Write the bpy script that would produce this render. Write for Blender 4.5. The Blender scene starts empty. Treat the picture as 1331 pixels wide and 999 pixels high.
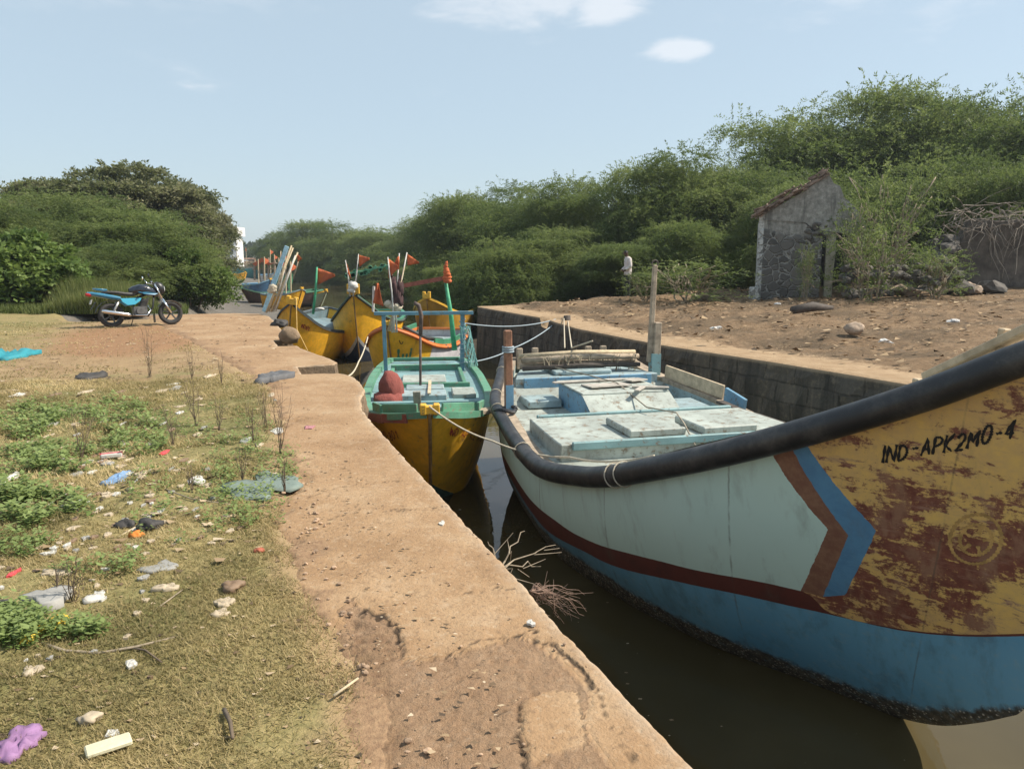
import bpy, bmesh, math, random
import numpy as np
from mathutils import Vector, Matrix, Quaternion
R = math.radians
C = bpy.context.scene.collection
SC = bpy.context.scene
# ---------------------------------------------------------------- camera, sky, sun, exposure
PITCH = math.atan((499.5-335)/1000.0)
cam_d = bpy.data.cameras.new('camera'); cam = bpy.data.objects.new('camera', cam_d); C.objects.link(cam)
cam.location = (0, 0, 1.6); cam.rotation_euler = (math.pi/2-PITCH, 0, 0)
cam_d.sensor_width = 36; cam_d.lens = 36*1000/1331; cam_d.clip_start = .05; cam_d.clip_end = 4000
SC.camera = cam
SUN_AZ, SUN_EL = R(84), R(48)      # azimuth measured from +Y towards +X
w = bpy.data.worlds.new('World'); SC.world = w; w.use_nodes = True
sd = Vector((math.sin(SUN_AZ)*math.cos(SUN_EL), math.cos(SUN_AZ)*math.cos(SUN_EL), math.sin(SUN_EL)))
sl = bpy.data.lights.new('sun', 'SUN'); sl.energy = 3.35; sl.angle = R(.6); sl.color = (1, .92, .79)
so = bpy.data.objects.new('sun', sl); C.objects.link(so); so.rotation_euler = sd.to_track_quat('Z', 'Y').to_euler()
SC.view_settings.view_transform = 'Standard'; SC.view_settings.look = 'None'
SC.view_settings.exposure = 1.02; SC.view_settings.gamma = 1
try: SC.view_settings.use_curve_mapping = False
except Exception: pass
SC.render.resolution_x = 1024; SC.render.resolution_y = 768

# ---------------------------------------------------------------- node helper
class S:
    def __init__(s, k, sock): s.k = k; s.s = sock
    def __add__(a, b): return a.k.m('ADD', a, b)
    __radd__ = __add__
    def __sub__(a, b): return a.k.m('SUBTRACT', a, b)
    def __rsub__(a, b): return a.k.m('SUBTRACT', b, a)
    def __mul__(a, b): return a.k.m('MULTIPLY', a, b)
    __rmul__ = __mul__
    def __truediv__(a, b): return a.k.m('DIVIDE', a, b)
    def __gt__(a, b): return a.k.m('GREATER_THAN', a, b)
    def __lt__(a, b): return a.k.m('LESS_THAN', a, b)
class K:
    def __init__(s, tree): s.t = tree; s.n = tree.nodes; s.l = tree.links
    def put(s, sock, v):
        if isinstance(v, S): s.l.new(v.s, sock)
        elif isinstance(v, (tuple, list)):
            d = len(sock.default_value); v = tuple(v)
            sock.default_value = (v+(1,))[:d] if len(v) < d else v[:d]
        else: sock.default_value = v
    def node(s, typ, ins=None, out=0, **kw):
        n = s.n.new(typ)
        for a, b in kw.items(): setattr(n, a, b)
        for a, b in (ins or {}).items(): s.put(n.inputs[a], b)
        return S(s, n.outputs[out])
    def m(s, op, a, b=None, c=None, clamp=False):
        n = s.n.new('ShaderNodeMath'); n.operation = op; n.use_clamp = clamp
        s.put(n.inputs[0], a)
        if b is not None: s.put(n.inputs[1], b)
        if c is not None: s.put(n.inputs[2], c)
        return S(s, n.outputs[0])
    def abs(s, a): return s.m('ABSOLUTE', a)
    def mx(s, a, b): return s.m('MAXIMUM', a, b)
    def mn(s, a, b): return s.m('MINIMUM', a, b)
    def step(s, x, lo, hi):
        return s.node('ShaderNodeMapRange', {0: x, 1: lo, 2: hi, 3: 0.0, 4: 1.0}, interpolation_type='SMOOTHSTEP')
    def obj(s): return s.node('ShaderNodeTexCoord', out=3)
    def uv(s): return s.node('ShaderNodeTexCoord', out=2)
    def gen(s): return s.node('ShaderNodeTexCoord', out=0)
    def pos(s): return s.node('ShaderNodeNewGeometry', out=0)
    def sep(s, v):
        n = s.n.new('ShaderNodeSeparateXYZ'); s.put(n.inputs[0], v); return [S(s, o) for o in n.outputs]
    def comb(s, x, y, z): return s.node('ShaderNodeCombineXYZ', {0: x, 1: y, 2: z})
    def scl(s, v, sx, sy, sz): return s.node('ShaderNodeVectorMath', {0: v, 1: (sx, sy, sz)}, operation='MULTIPLY')
    def noise(s, v, sc, det=4, ro=.55, dist=0, col=False):
        return s.node('ShaderNodeTexNoise', {'Vector': v, 'Scale': sc, 'Detail': det, 'Roughness': ro, 'Distortion': dist}, out=1 if col else 0)
    def vor(s, v, sc, feat='F1', out=0, rnd=1.0): return s.node('ShaderNodeTexVoronoi', {'Vector': v, 'Scale': sc, 'Randomness': rnd}, out=out, feature=feat)
    def attr(s, nm, out=2): return s.node('ShaderNodeAttribute', out=out, attribute_name=nm)
    def mix(s, f, a, b, mode='MIX'):
        n = s.n.new('ShaderNodeMix'); n.data_type = 'RGBA'; n.blend_type = mode
        s.put(n.inputs[0], f); s.put(n.inputs[6], a); s.put(n.inputs[7], b); return S(s, n.outputs[2])
    def ramp(s, f, st):
        n = s.n.new('ShaderNodeValToRGB'); s.put(n.inputs[0], f); e = n.color_ramp.elements
        while len(e) < len(st): e.new(1)
        for i, (p, c) in enumerate(st):
            e[i].position = p; e[i].color = (c+(1,)) if isinstance(c, tuple) else (c, c, c, 1)
        return S(s, n.outputs[0])
    def curve(s, x, pts):
        n = s.n.new('ShaderNodeFloatCurve'); s.put(n.inputs['Value'], x); c = n.mapping.curves[0]
        c.points[0].location = pts[0]; c.points[1].location = pts[-1]
        for q in pts[1:-1]: c.points.new(*q)
        n.mapping.update(); return S(s, n.outputs[0])
    def bump(s, h, st=.5, d=.02): return s.node('ShaderNodeBump', {'Height': h, 'Strength': st, 'Distance': d})
MATS = {}
def mat(name, fn):
    if name in MATS: return MATS[name]
    m = bpy.data.materials.new(name); m.use_nodes = True; k = K(m.node_tree)
    k.n.clear(); out = k.n.new('ShaderNodeOutputMaterial'); p = k.n.new('ShaderNodeBsdfPrincipled')
    k.l.new(p.outputs[0], out.inputs[0]); k.p = p; k.o = out
    r = fn(k) or {}
    r.setdefault('Roughness', .8)
    for a, b in r.items():
        if a != 'surf': k.put(p.inputs[a], b)
    if 'surf' in r: k.l.new(r['surf'].s, out.inputs[0])
    MATS[name] = m; return m
def plain(name, col, ro=.7, var=.25, sc=8, metal=0, bump=.15):
    def f(k):
        c = k.obj(); n = k.noise(c, sc, 5, .65); n2 = k.noise(c, sc*6, 3)
        lo = tuple(x*(1-var) for x in col); hi = tuple(min(1, x*(1+var)) for x in col)
        return {'Base Color': k.mix(k.step(n, .3, .7), lo, hi), 'Roughness': ro, 'Metallic': metal, 'Normal': k.bump(n2, bump, .01)}
    return mat(name, f)
def paint(name, col, under=(.16, .11, .075), chip=.35, dirt=.35, sc=5, ro=.55, streak=0):
    """old boat paint: faded patches, chips to the wood, dirt"""
    def f(k):
        c = k.obj(); n1 = k.noise(c, sc*.4, 3); n2 = k.noise(c, sc*2.2, 8, .72); n3 = k.noise(c, sc*9, 4, .7)
        pale = tuple(min(1, x*.8+.10) for x in col); deep = tuple(x*.72 for x in col)
        b = k.mix(k.step(n1, .35, .65), deep, col); b = k.mix(k.step(n3, .45, .75)*.45, b, pale)
        b = k.mix(k.step(n2, .62-.2*dirt, .8)*dirt, b, (.09, .075, .055))
        if streak:
            x, y, z = k.sep(c); st = k.noise(k.comb(x*9, y*9, z*.6), 1.0, 4, .6)
            b = k.mix(k.step(st, .55, .75)*streak, b, (.12, .10, .075))
        ch = k.step(n2*.75+n3*.25, .60-.12*chip, .63-.12*chip)*(1 if chip > 0 else 0)
        b = k.mix(ch, b, under)
        return {'Base Color': b, 'Roughness': ro+ch*.25, 'Normal': k.bump(n3*.5+n2-ch*.6, .35, .006)}
    return mat(name, f)

# ---------------------------------------------------------------- frames: dock (s along the quay, n across, z)
H = 1.6; CP, SP = math.cos(PITCH), math.sin(PITCH)
Q0 = np.array([.585, 2.215]); DA = np.array([-.351, .936]); DA /= np.linalg.norm(DA); DN = np.array([DA[1], -DA[0]])
ZW = -1.7
def W(s, n, z=0.0): q = Q0+DA*s+DN*n; return (float(q[0]), float(q[1]), float(z))
def SNz(x, y): d = np.array([x, y])-Q0; return float(d@DA), float(d@DN)
def ray(px, py):
    u = (px-665.5)/1000; v = (py-499.5)/1000
    return np.array([u, CP-v*SP, -SP-v*CP])
def atz(px, py, z=0.0): r = ray(px, py); t = (z-H)/r[2]; return (r[0]*t, r[1]*t, z)
def aty(px, py, y): r = ray(px, py); t = y/r[1]; return (r[0]*t, y, H+r[2]*t)
def pchip(xs, ys, x):
    xs = np.asarray(xs, float); ys = np.asarray(ys, float)
    h = np.diff(xs); d = np.diff(ys)/h; m = np.zeros(len(xs)); m[0] = d[0]; m[-1] = d[-1]
    for i in range(1, len(xs)-1): m[i] = 0 if d[i-1]*d[i] <= 0 else 2*d[i-1]*d[i]/(d[i-1]+d[i])
    x = np.clip(x, xs[0], xs[-1]); i = np.clip(np.searchsorted(xs, x)-1, 0, len(xs)-2)
    t = (x-xs[i])/h[i]; t2 = t*t; t3 = t2*t
    return (2*t3-3*t2+1)*ys[i]+(t3-2*t2+t)*h[i]*m[i]+(-2*t3+3*t2)*ys[i+1]+(t3-t2)*h[i]*m[i+1]
# value noise for heightfields
_g = np.random.default_rng(5).random((256, 256))
def vnoise(x, y):
    x = np.asarray(x, float); y = np.asarray(y, float); xi = np.floor(x).astype(int); yi = np.floor(y).astype(int)
    fx = x-xi; fy = y-yi; fx = fx*fx*(3-2*fx); fy = fy*fy*(3-2*fy)
    g = lambda a, b: _g[a % 256, b % 256]
    return (g(xi, yi)*(1-fx)+g(xi+1, yi)*fx)*(1-fy)+(g(xi, yi+1)*(1-fx)+g(xi+1, yi+1)*fx)*fy-.5
def fbm(x, y, o=4, ro=.5):
    r = 0; a = 1
    for i in range(o): r = r+a*vnoise(x*2**i+17*i, y*2**i+31*i); a *= ro
    return r

# ---------------------------------------------------------------- objects
XF = {}
def tagit(o, label=None, cat=None, group=None, kind=None):
    if label: o['label'] = label
    if cat: o['category'] = cat
    if group: o['group'] = group
    if kind: o['kind'] = kind
    return o
def thing(name, label, cat, loc=(0, 0, 0), rz=0, group=None, rot=None):
    o = bpy.data.objects.new(name, None); o.empty_display_size = .2; C.objects.link(o); o.location = loc
    o.rotation_euler = rot if rot else (0, 0, rz)
    XF[o.name] = Matrix.Translation(Vector(loc)) @ o.rotation_euler.to_matrix().to_4x4()
    return tagit(o, label, cat, group)
def link(name, me, mats, parent=None, smooth=False, bevel=0):
    o = bpy.data.objects.new(name, me); C.objects.link(o)
    for m in (mats if isinstance(mats, (list, tuple)) else [mats]): me.materials.append(m)
    if smooth: me.shade_smooth()
    if parent: o.parent = parent
    if bevel:
        b = o.modifiers.new('bevel', 'BEVEL'); b.width = bevel; b.segments = 1; b.limit_method = 'ANGLE'; b.angle_limit = R(40)
    return o
_ico = {}
def ico(k):
    if k not in _ico:
        bm = bmesh.new(); bmesh.ops.create_icosphere(bm, subdivisions=k, radius=1); bm.verts.index_update()
        _ico[k] = (np.array([tuple(v.co) for v in bm.verts]), [tuple(v.index for v in f.verts) for f in bm.faces]); bm.free()
    return _ico[k]
class MB:
    def __init__(s): s.v = []; s.f = []; s.mi = []; s.uv = None
    def add(s, vs, fs, mi=0):
        o = len(s.v); s.v += [tuple(map(float, q)) for q in vs]; s.f += [tuple(i+o for i in f) for f in fs]; s.mi += [mi]*len(fs); return s
    def box(s, c, d, rz=0, M=None, mi=0, taper=1.0):
        x, y, z = d[0]/2, d[1]/2, d[2]/2; vs = []
        for k in (-1, 1):
            t = taper if k > 0 else 1
            for a, b in ((-1, -1), (1, -1), (1, 1), (-1, 1)): vs.append(Vector((a*x*t, b*y*t, k*z)))
        q = M if M else Matrix.Rotation(rz, 3, 'Z')
        return s.add([(q @ v)+Vector(c) for v in vs], [(3, 2, 1, 0), (4, 5, 6, 7), (0, 1, 5, 4), (1, 2, 6, 5), (2, 3, 7, 6), (3, 0, 4, 7)], mi)
    def beam(s, a, b, wd, ht, up=(0, 0, 1), mi=0, tap=1.0):
        a = Vector(a); b = Vector(b); d = (b-a); L = d.length; d.normalize(); u = Vector(up)
        x = d.cross(u)
        if x.length < 1e-4: x = d.cross(Vector((1, 0, 0)))
        x.normalize(); u = x.cross(d)
        vs = []
        for p, t in ((a, 1), (b, tap)):
            for i, j in ((-1, -1), (1, -1), (1, 1), (-1, 1)): vs.append(p+x*(i*wd/2*t)+u*(j*ht/2*t))
        return s.add(vs, [(0, 1, 2, 3), (7, 6, 5, 4), (1, 0, 4, 5), (2, 1, 5, 6), (3, 2, 6, 7), (0, 3, 7, 4)], mi)
    def tube(s, pts, r, seg=8, mi=0, cap=True):
        P = [Vector(p) for p in pts]; n = len(P); rr = r if isinstance(r, (list, tuple)) else [r]*n
        vs = []; fs = []; ref = None
        for i in range(n):
            d = (P[min(i+1, n-1)]-P[max(i-1, 0)])
            if d.length < 1e-9: d = Vector((0, 0, 1))
            d.normalize()
            if ref is None: ref = Vector((0, 0, 1)) if abs(d.z) < .9 else Vector((1, 0, 0))
            x = d.cross(ref)
            if x.length < 1e-4: x = d.orthogonal()
            x.normalize(); y = x.cross(d); ref = -y if False else ref
            for j in range(seg):
                a = 2*math.pi*j/seg; vs.append(P[i]+x*(math.cos(a)*rr[i])+y*(math.sin(a)*rr[i]))
        for i in range(n-1):
            for j in range(seg):
                k = (j+1) % seg; fs.append((i*seg+j, i*seg+k, (i+1)*seg+k, (i+1)*seg+j))
        if cap: fs.append(tuple(range(seg))); fs.append(tuple(reversed(range((n-1)*seg, n*seg))))
        return s.add(vs, fs, mi)
    def ring(s, c, axis, R1, r, n=28, seg=6, mi=0):
        ax = Vector(axis).normalized(); x = ax.orthogonal().normalized(); y = ax.cross(x); vs = []; fs = []
        for i in range(n):
            t = 2*math.pi*i/n; e = x*math.cos(t)+y*math.sin(t)
            for j in range(seg):
                q = 2*math.pi*j/seg; vs.append(Vector(c)+e*(R1+r*math.cos(q))+ax*(r*math.sin(q)))
        for i in range(n):
            for j in range(seg): fs.append((i*seg+j, ((i+1) % n)*seg+j, ((i+1) % n)*seg+(j+1) % seg, i*seg+(j+1) % seg))
        return s.add(vs, fs, mi)
    def blob(s, c, rad, rng, n=10, rough=.2, mi=0, M=None, flat=0):
        V0, F0 = ico(2 if n <= 9 else 3); ox, oy = rng.uniform(0, 200), rng.uniform(0, 200); vs = []
        D = V0; nz = fbm(D[:, 0]*1.6+ox+D[:, 2]*.9, D[:, 1]*1.6+oy-D[:, 2]*1.1, 3, .6)*rough*2.4
        for d, q in zip(D, nz):
            k = 1+q; v = Vector((d[0]*rad[0]*k, d[1]*rad[1]*k, max(d[2]*rad[2]*k, -rad[2]*(1-flat))))
            vs.append((M @ v if M else v)+Vector(c))
        return s.add(vs, F0, mi)
    def grid(s, P, mi=0, uv=False):
        """P array (a,b,3)"""
        a, b = P.shape[:2]; o = len(s.v)
        s.v += [tuple(q) for q in P.reshape(-1, 3).tolist()]
        for i in range(a-1):
            for j in range(b-1): s.f.append((o+i*b+j, o+i*b+j+1, o+(i+1)*b+j+1, o+(i+1)*b+j)); s.mi.append(mi)
        return s
    def prism(s, poly, z0, z1, mi=0):
        n = len(poly); vs = [(p[0], p[1], z0) for p in poly]+[(p[0], p[1], z1) for p in poly]
        fs = [tuple(reversed(range(n))), tuple(range(n, 2*n))]+[(i, (i+1) % n, n+(i+1) % n, n+i) for i in range(n)]
        return s.add(vs, fs, mi)
    def extr(s, poly, axis_from, axis_to, mi=0):
        """poly = list of 3d offsets at axis_from, swept to axis_to"""
        n = len(poly); a = Vector(axis_from); b = Vector(axis_to)
        vs = [Vector(p)+a for p in poly]+[Vector(p)+b for p in poly]
        return s.add(vs, [tuple(reversed(range(n))), tuple(range(n, 2*n))]+[(i, (i+1) % n, n+(i+1) % n, n+i) for i in range(n)], mi)
    def mesh(s, name, parent=None, world=False):
        me = bpy.data.meshes.new(name); vs = s.v
        if world and parent is not None:
            Mi = XF[parent.name].inverted(); vs = [tuple(Mi @ Vector(v)) for v in vs]
        me.from_pydata(vs, [], s.f)
        if any(s.mi): me.polygons.foreach_set('material_index', s.mi)
        return me
    def build(s, name, mats, parent=None, world=False, smooth=False, bevel=0, fix=True):
        me = s.mesh(name, parent, world)
        if fix:
            bm = bmesh.new(); bm.from_mesh(me); bmesh.ops.recalc_face_normals(bm, faces=bm.faces); bm.to_mesh(me); bm.free()
        return link(name, me, mats, parent, smooth, bevel)
def quads(name, V, tint, mats, parent=None, n=4, smooth=False):
    """V (N,n,3) polygons with a face attribute 'tint' (fast path for leaves and blades)"""
    N = len(V); me = bpy.data.meshes.new(name)
    me.vertices.add(N*n); me.vertices.foreach_set('co', np.ascontiguousarray(V, dtype=np.float32).ravel())
    me.loops.add(N*n); me.loops.foreach_set('vertex_index', np.arange(N*n, dtype=np.int32))
    me.polygons.add(N); me.polygons.foreach_set('loop_start', np.arange(0, N*n, n, dtype=np.int32))
    try: me.polygons.foreach_set('loop_total', np.full(N, n, dtype=np.int32))
    except Exception: pass
    me.update(calc_edges=True)
    a = me.attributes.new('tint', 'FLOAT', 'FACE'); a.data.foreach_set('value', np.asarray(tint, dtype=np.float32))
    o = bpy.data.objects.new(name, me); C.objects.link(o)
    for m in (mats if isinstance(mats, (list, tuple)) else [mats]): me.materials.append(m)
    if parent: o.parent = parent
    return o
def setattr_pt(o, nm, vals):
    a = o.data.attributes.new(nm, 'FLOAT', 'POINT'); a.data.foreach_set('value', np.asarray(vals, dtype=np.float32).ravel())
def copy_thing(o, loc, rz, label=None, scale=None):
    c = o.copy(); C.objects.link(c); c.location = loc; c.rotation_euler = (o.rotation_euler.x, o.rotation_euler.y, rz)
    if scale: c.scale = scale
    if label: c['label'] = label
    for ch in list(o.children):
        d = ch.copy(); C.objects.link(d); d.parent = c
        for g in list(ch.children):
            e = g.copy(); C.objects.link(e); e.parent = d
    return c

# ---------------------------------------------------------------- sky
def build_sky():
    k = K(w.node_tree); k.n.clear()
    out = k.n.new('ShaderNodeOutputWorld'); bg = k.n.new('ShaderNodeBackground')
    sky = k.n.new('ShaderNodeTexSky'); sky.sky_type = 'NISHITA'; sky.sun_disc = False
    sky.sun_elevation = SUN_EL; sky.sun_rotation = SUN_AZ; sky.air_density = 1.0; sky.dust_density = 1.2; sky.ozone_density = 2.0; sky.altitude = 0
    d = k.gen(); col = S(k, sky.outputs[0])
    x, y, z = k.sep(d)
    col = k.mix(.78, col, (2.3, 2.8, 3.1))
    nz = k.noise(k.scl(d, 1, 1, 3.2), 7, 7, .6, .3); nb = k.noise(k.scl(d, 1, 1, 2.5), 2.2, 3)
    cl = None
    for px, py, sx, sy, amt in ((893, 64, .045, .014, .5), (790, 8, .045, .022, .5), (655, 0, .12, .028, .42), (480, -80, .3, .05, .2), (-100, -160, .5, .1, .15), (1500, -120, .4, .09, .25)):
        r = Vector(ray(px, py)).normalized(); th = math.atan2(r.x, r.y)
        az = k.m('ARCTAN2', x, y); dx = (az-th)/sx; dz = (z-r.z)/sy
        g = k.m('EXPONENT', (dx*dx+dz*dz)*-1.0)
        c = k.step(g*1.0+(nz-.5)*2.4, .34, 1.0)*amt
        cl = c if cl is None else k.mx(cl, c)
    col = k.mix(cl, col, (4.6, 4.6, 4.7))
    k.put(bg.inputs[0], col); bg.inputs[1].default_value = .115
    k.l.new(bg.outputs[0], out.inputs[0])
build_sky()
# ---------------------------------------------------------------- setting materials
def m_conc(k):
    c = k.pos(); n1 = k.noise(c, 1.1, 5, .6); n2 = k.noise(c, 6, 7, .7); n3 = k.noise(c, 60, 3, .7); n4 = k.noise(c, 26, 4, .6)
    b = k.ramp(n1, [(.30, (.25, .15, .078)), (.5, (.325, .205, .112)), (.7, (.39, .268, .16))])
    b = k.mix(k.step(n2, .5, .72)*.55, b, (.26, .16, .09)); b = k.mix(k.step(n2, .50, .28)*.35, b, (.47, .36, .25))
    b = k.mix(k.step(n4, .54, .70)*.5, b, (.16, .105, .066)); b = k.mix(k.step(n4, .44, .30)*.4, b, (.45, .345, .24))
    b = k.mix(k.step(n3, .60, .75)*.4, b, (.15, .10, .065)); b = k.mix(k.step(n3, .40, .28)*.35, b, (.52, .42, .31))
    sp = k.vor(c, 38); b = k.mix(k.step(sp, .12, .07)*k.step(k.noise(c, 5, 2), .5, .62)*.8, b, (.11, .07, .05))
    rub = k.attr('rubble'); rx = k.noise(c, 34, 6, .75)
    rcol = k.ramp(rx, [(.3, (.11, .068, .042)), (.45, (.23, .142, .088)), (.58, (.32, .21, .135)), (.72, (.43, .32, .22))])
    rcol = k.mix(k.step(n2, .45, .7)*.5, rcol, (.24, .125, .07))
    rcol = k.mix(.45, rcol, k.mix(n2, (.30, .185, .115), (.36, .245, .16))); b = k.mix(rub*.55, b, rcol)
    edge = k.attr('rim'); b = k.mix(edge*.55*k.step(n2, .35, .6), b, (.48, .40, .31))
    cr = k.attr('crack'); b = k.mix(cr*.95, b, (.04, .027, .018))
    soil = k.attr('soil'); b = k.mix(k.step(soil+(n2-.5)*.9, .35, .65)*.9, b, k.ramp(n4, [(.35, (.20, .12, .07)), (.65, (.31, .20, .115))]))
    v2 = k.vor(c, 42)
    return {'Base Color': b, 'Roughness': .92, 'Specular IOR Level': .25, 'Normal': k.bump(n2*.6+n3*.55+n4*.6+rub*rx*1.6-cr*.4, .8, .016)}
def m_soil(k):
    c = k.pos(); n1 = k.noise(c, .35, 4, .6); n2 = k.noise(c, 2.6, 6, .65); n3 = k.noise(c, 24, 5, .7); n4 = k.noise(c, 110, 2, .6)
    gr = k.attr('grass'); rd = k.attr('red')
    d = k.ramp(n2, [(.3, (.235, .155, .085)), (.55, (.31, .215, .12)), (.75, (.37, .275, .165))])
    g = k.ramp(n3, [(.3, (.14, .12, .052)), (.5, (.25, .205, .09)), (.72, (.38, .30, .145))])
    g = k.mix(k.step(n1+(n2-.5)*.5, .42, .66)*.75, g, k.ramp(n3, [(.3, (.07, .085, .028)), (.7, (.17, .175, .06))]))
    b = k.mix(k.step(gr+(n2-.5)*.8, .3, .7), d, g)
    b = k.mix(k.step(rd+(n2-.5)*.7, .4, .75)*.8, b, k.ramp(n3, [(.3, (.20, .10, .05)), (.7, (.33, .19, .105))]))
    b = k.mix(k.step(n4, .58, .74)*.5, b, (.09, .065, .04)); b = k.mix(k.step(n4, .40, .27)*.3, b, (.46, .37, .25))
    return {'Base Color': b, 'Roughness': .95, 'Specular IOR Level': .15, 'Normal': k.bump(n3*.7+n4*.4, .8, .02)}
def m_dirt(k):
    c = k.pos(); n1 = k.noise(c, .5, 4, .6); n2 = k.noise(c, 3.2, 6, .7); n3 = k.noise(c, 16, 5, .75); n4 = k.noise(c, 60, 3, .7)
    b = k.ramp(n2, [(.3, (.13, .083, .048)), (.5, (.205, .135, .08)), (.7, (.31, .215, .13))])
    b = k.mix(k.step(n1+(n3-.5)*.7, .42, .62)*.75, b, (.095, .07, .046))
    b = k.mix(k.step(n3, .53, .64)*.75, b, (.07, .05, .032)); b = k.mix(k.step(n4, .42, .30)*.6, b, (.40, .30, .19))
    cp = k.attr('path'); p2 = k.ramp(n2, [(.3, (.30, .20, .115)), (.7, (.44, .32, .205))])
    b = k.mix(k.step(cp+(n3-.5)*.7+(n2-.5)*.5, .35, .6), b, k.mix(k.step(n3, .58, .75)*.5, p2, (.20, .13, .08)))
    wt = k.attr('wet'); b = k.mix(wt, b, k.ramp(n2, [(.3, (.05, .042, .032)), (.7, (.10, .085, .065))]))
    return {'Base Color': b, 'Roughness': .95, 'Specular IOR Level': .15, 'Normal': k.bump(n3+n4*.5, .8, .03)}
def m_mud(k):
    c = k.pos(); n1 = k.noise(c, .25, 4, .6); n2 = k.noise(c, 1.6, 6, .7); n3 = k.noise(c, 9, 4, .7)
    b = k.ramp(n2, [(.3, (.085, .073, .06)), (.7, (.16, .14, .115))]); b = k.mix(k.step(n3, .58, .7)*.4, b, (.07, .06, .05))
    return {'Base Color': b, 'Roughness': .55+n2*.4, 'Normal': k.bump(n3+n2, .6, .05)}
def m_water(k):
    c = k.pos(); n = k.noise(c, 1.3, 3, .5); n2 = k.noise(c, 9, 2, .5); f = k.noise(c, .5, 4)
    b = k.mix(k.step(f, .35, .7), (.062, .048, .022), (.088, .068, .032))
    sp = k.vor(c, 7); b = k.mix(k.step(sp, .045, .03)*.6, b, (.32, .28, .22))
    return {'Base Color': b, 'Roughness': .03, 'IOR': 1.33, 'Normal': k.bump(n*1.0+n2*.2, .10, .05)}
def m_ashlar(k):
    x, y, z = k.sep(k.pos()); s = x*float(DA[0])+y*float(DA[1]); c3 = k.pos()
    nz = k.noise(c3, 2.2, 5, .6); nf = k.noise(c3, 14, 6, .7); st = k.noise(k.comb(s*2.6, 0.0, z*.25), 1.0, 5, .65)
    br = k.n.new('ShaderNodeTexBrick'); k.put(br.inputs['Vector'], k.comb(s+(nz-.5)*.10, z+(nz-.5)*.09, 0.0)); br.offset = .42
    for a, b in (('Scale', 1.0), ('Mortar Size', .018), ('Mortar Smooth', .4), ('Brick Width', .62), ('Row Height', .30)): br.inputs[a].default_value = b
    br.inputs['Color1'].default_value = (.062, .054, .046, 1); br.inputs['Color2'].default_value = (.092, .078, .062, 1); br.inputs['Mortar'].default_value = (.042, .036, .03, 1)
    b = k.mix(k.step(nf, .45, .72)*.55, S(k, br.outputs[0]), (.19, .15, .105)); b = k.mix(k.step(st, .46, .64)*.8, b, (.026, .024, .021))
    plast = k.step(nz+z*.5, .52, .60); b = k.mix(plast*.8, b, k.mix(nf, (.06, .052, .043), (.22, .175, .125)))
    b = k.mix(k.step(z, -.09, -.01)*.85, b, k.mix(nf, (.28, .20, .125), (.42, .31, .20)))
    b = k.mix(k.step(st, .40, .30)*.35, b, (.30, .24, .17))
    b = k.mix(k.step(z+(nz-.5)*.4, -1.15, -1.45)*.8, b, (.05, .05, .036))
    mo = S(k, br.outputs[1])
    return {'Base Color': b, 'Roughness': .9, 'Normal': k.bump(nf*.8+nz*.4-mo*.8*(1.0-plast), .9, .03)}
def m_blockwall(k):
    c = k.pos(); x, y, z = k.sep(c); n = k.noise(c, 3.5, 6, .7); n2 = k.noise(c, 22, 4, .7)
    b = k.ramp(n, [(.3, (.12, .085, .055)), (.55, (.23, .16, .10)), (.75, (.36, .26, .165))])
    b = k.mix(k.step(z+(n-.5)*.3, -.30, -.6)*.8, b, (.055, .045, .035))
    return {'Base Color': b, 'Roughness': .93, 'Normal': k.bump(n*1.2+n2*.5, .9, .03)}
M_CONC = mat('old_concrete', m_conc); M_SOIL = mat('soil', m_soil); M_DIRT = mat('dirt', m_dirt); M_MUD = mat('mud', m_mud)
M_WATER = mat('water', m_water); M_ASH = mat('ashlar', m_ashlar); M_BLOCK = mat('block_wall', m_blockwall)

# ---------------------------------------------------------------- left quay: pavement, its wall, the ground
E_S = [(-4, 0), (5.7, 0), (6.3, .02), (6.9, .10), (7.5, .26), (8.2, .31), (8.7, .29), (8.97, .17), (9.03, -.02), (9.06, -.34), (9.96, -.33), (10.02, .22), (10.25, .30), (10.7, .26), (11.2, .16), (11.7, .08), (12.3, -.05), (12.72, -.06), (12.78, -.40), (13.9, -.42), (14.0, -.06), (15.1, -.09), (17, -.1), (20.6, -.12), (21.6, -.35), (22.1, -1.0)]
L_S = [(-4, -.95), (.33, -.88), (.78, -.84), (1.63, -.88), (2.5, -.94), (3.4, -.92), (5.4, -.76), (8.2, -.74), (10.8, -1.2), (16.7, -2.3), (22.2, -3.2)]
def lin(tab, s): return np.interp(s, [t[0] for t in tab], [t[1] for t in tab])
def px_sn(l): return np.array([SNz(*atz(x, y, 0)[:2]) for x, y in l])
def seg_dist(px, py, poly):
    d = np.full(px.shape, 1e9)
    for (ax, ay), (bx, by) in zip(poly[:-1], poly[1:]):
        vx, vy = bx-ax, by-ay; t = np.clip(((px-ax)*vx+(py-ay)*vy)/(vx*vx+vy*vy+1e-12), 0, 1)
        d = np.minimum(d, np.hypot(px-ax-t*vx, py-ay-t*vy))
    return d
def inpoly(px, py, poly):
    r = np.zeros(px.shape, bool); n = len(poly)
    for i in range(n):
        (ax, ay), (bx, by) = poly[i], poly[(i+1) % n]
        c = ((ay > py) != (by > py)) & (px < (bx-ax)*(py-ay)/(by-ay+1e-12)+ax); r ^= c
    return r
cz = lambda l: px_sn([(380+.5195*x, 480+.5195*y) for x, y in l])      # spots read off an enlargement of the photograph
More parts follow.
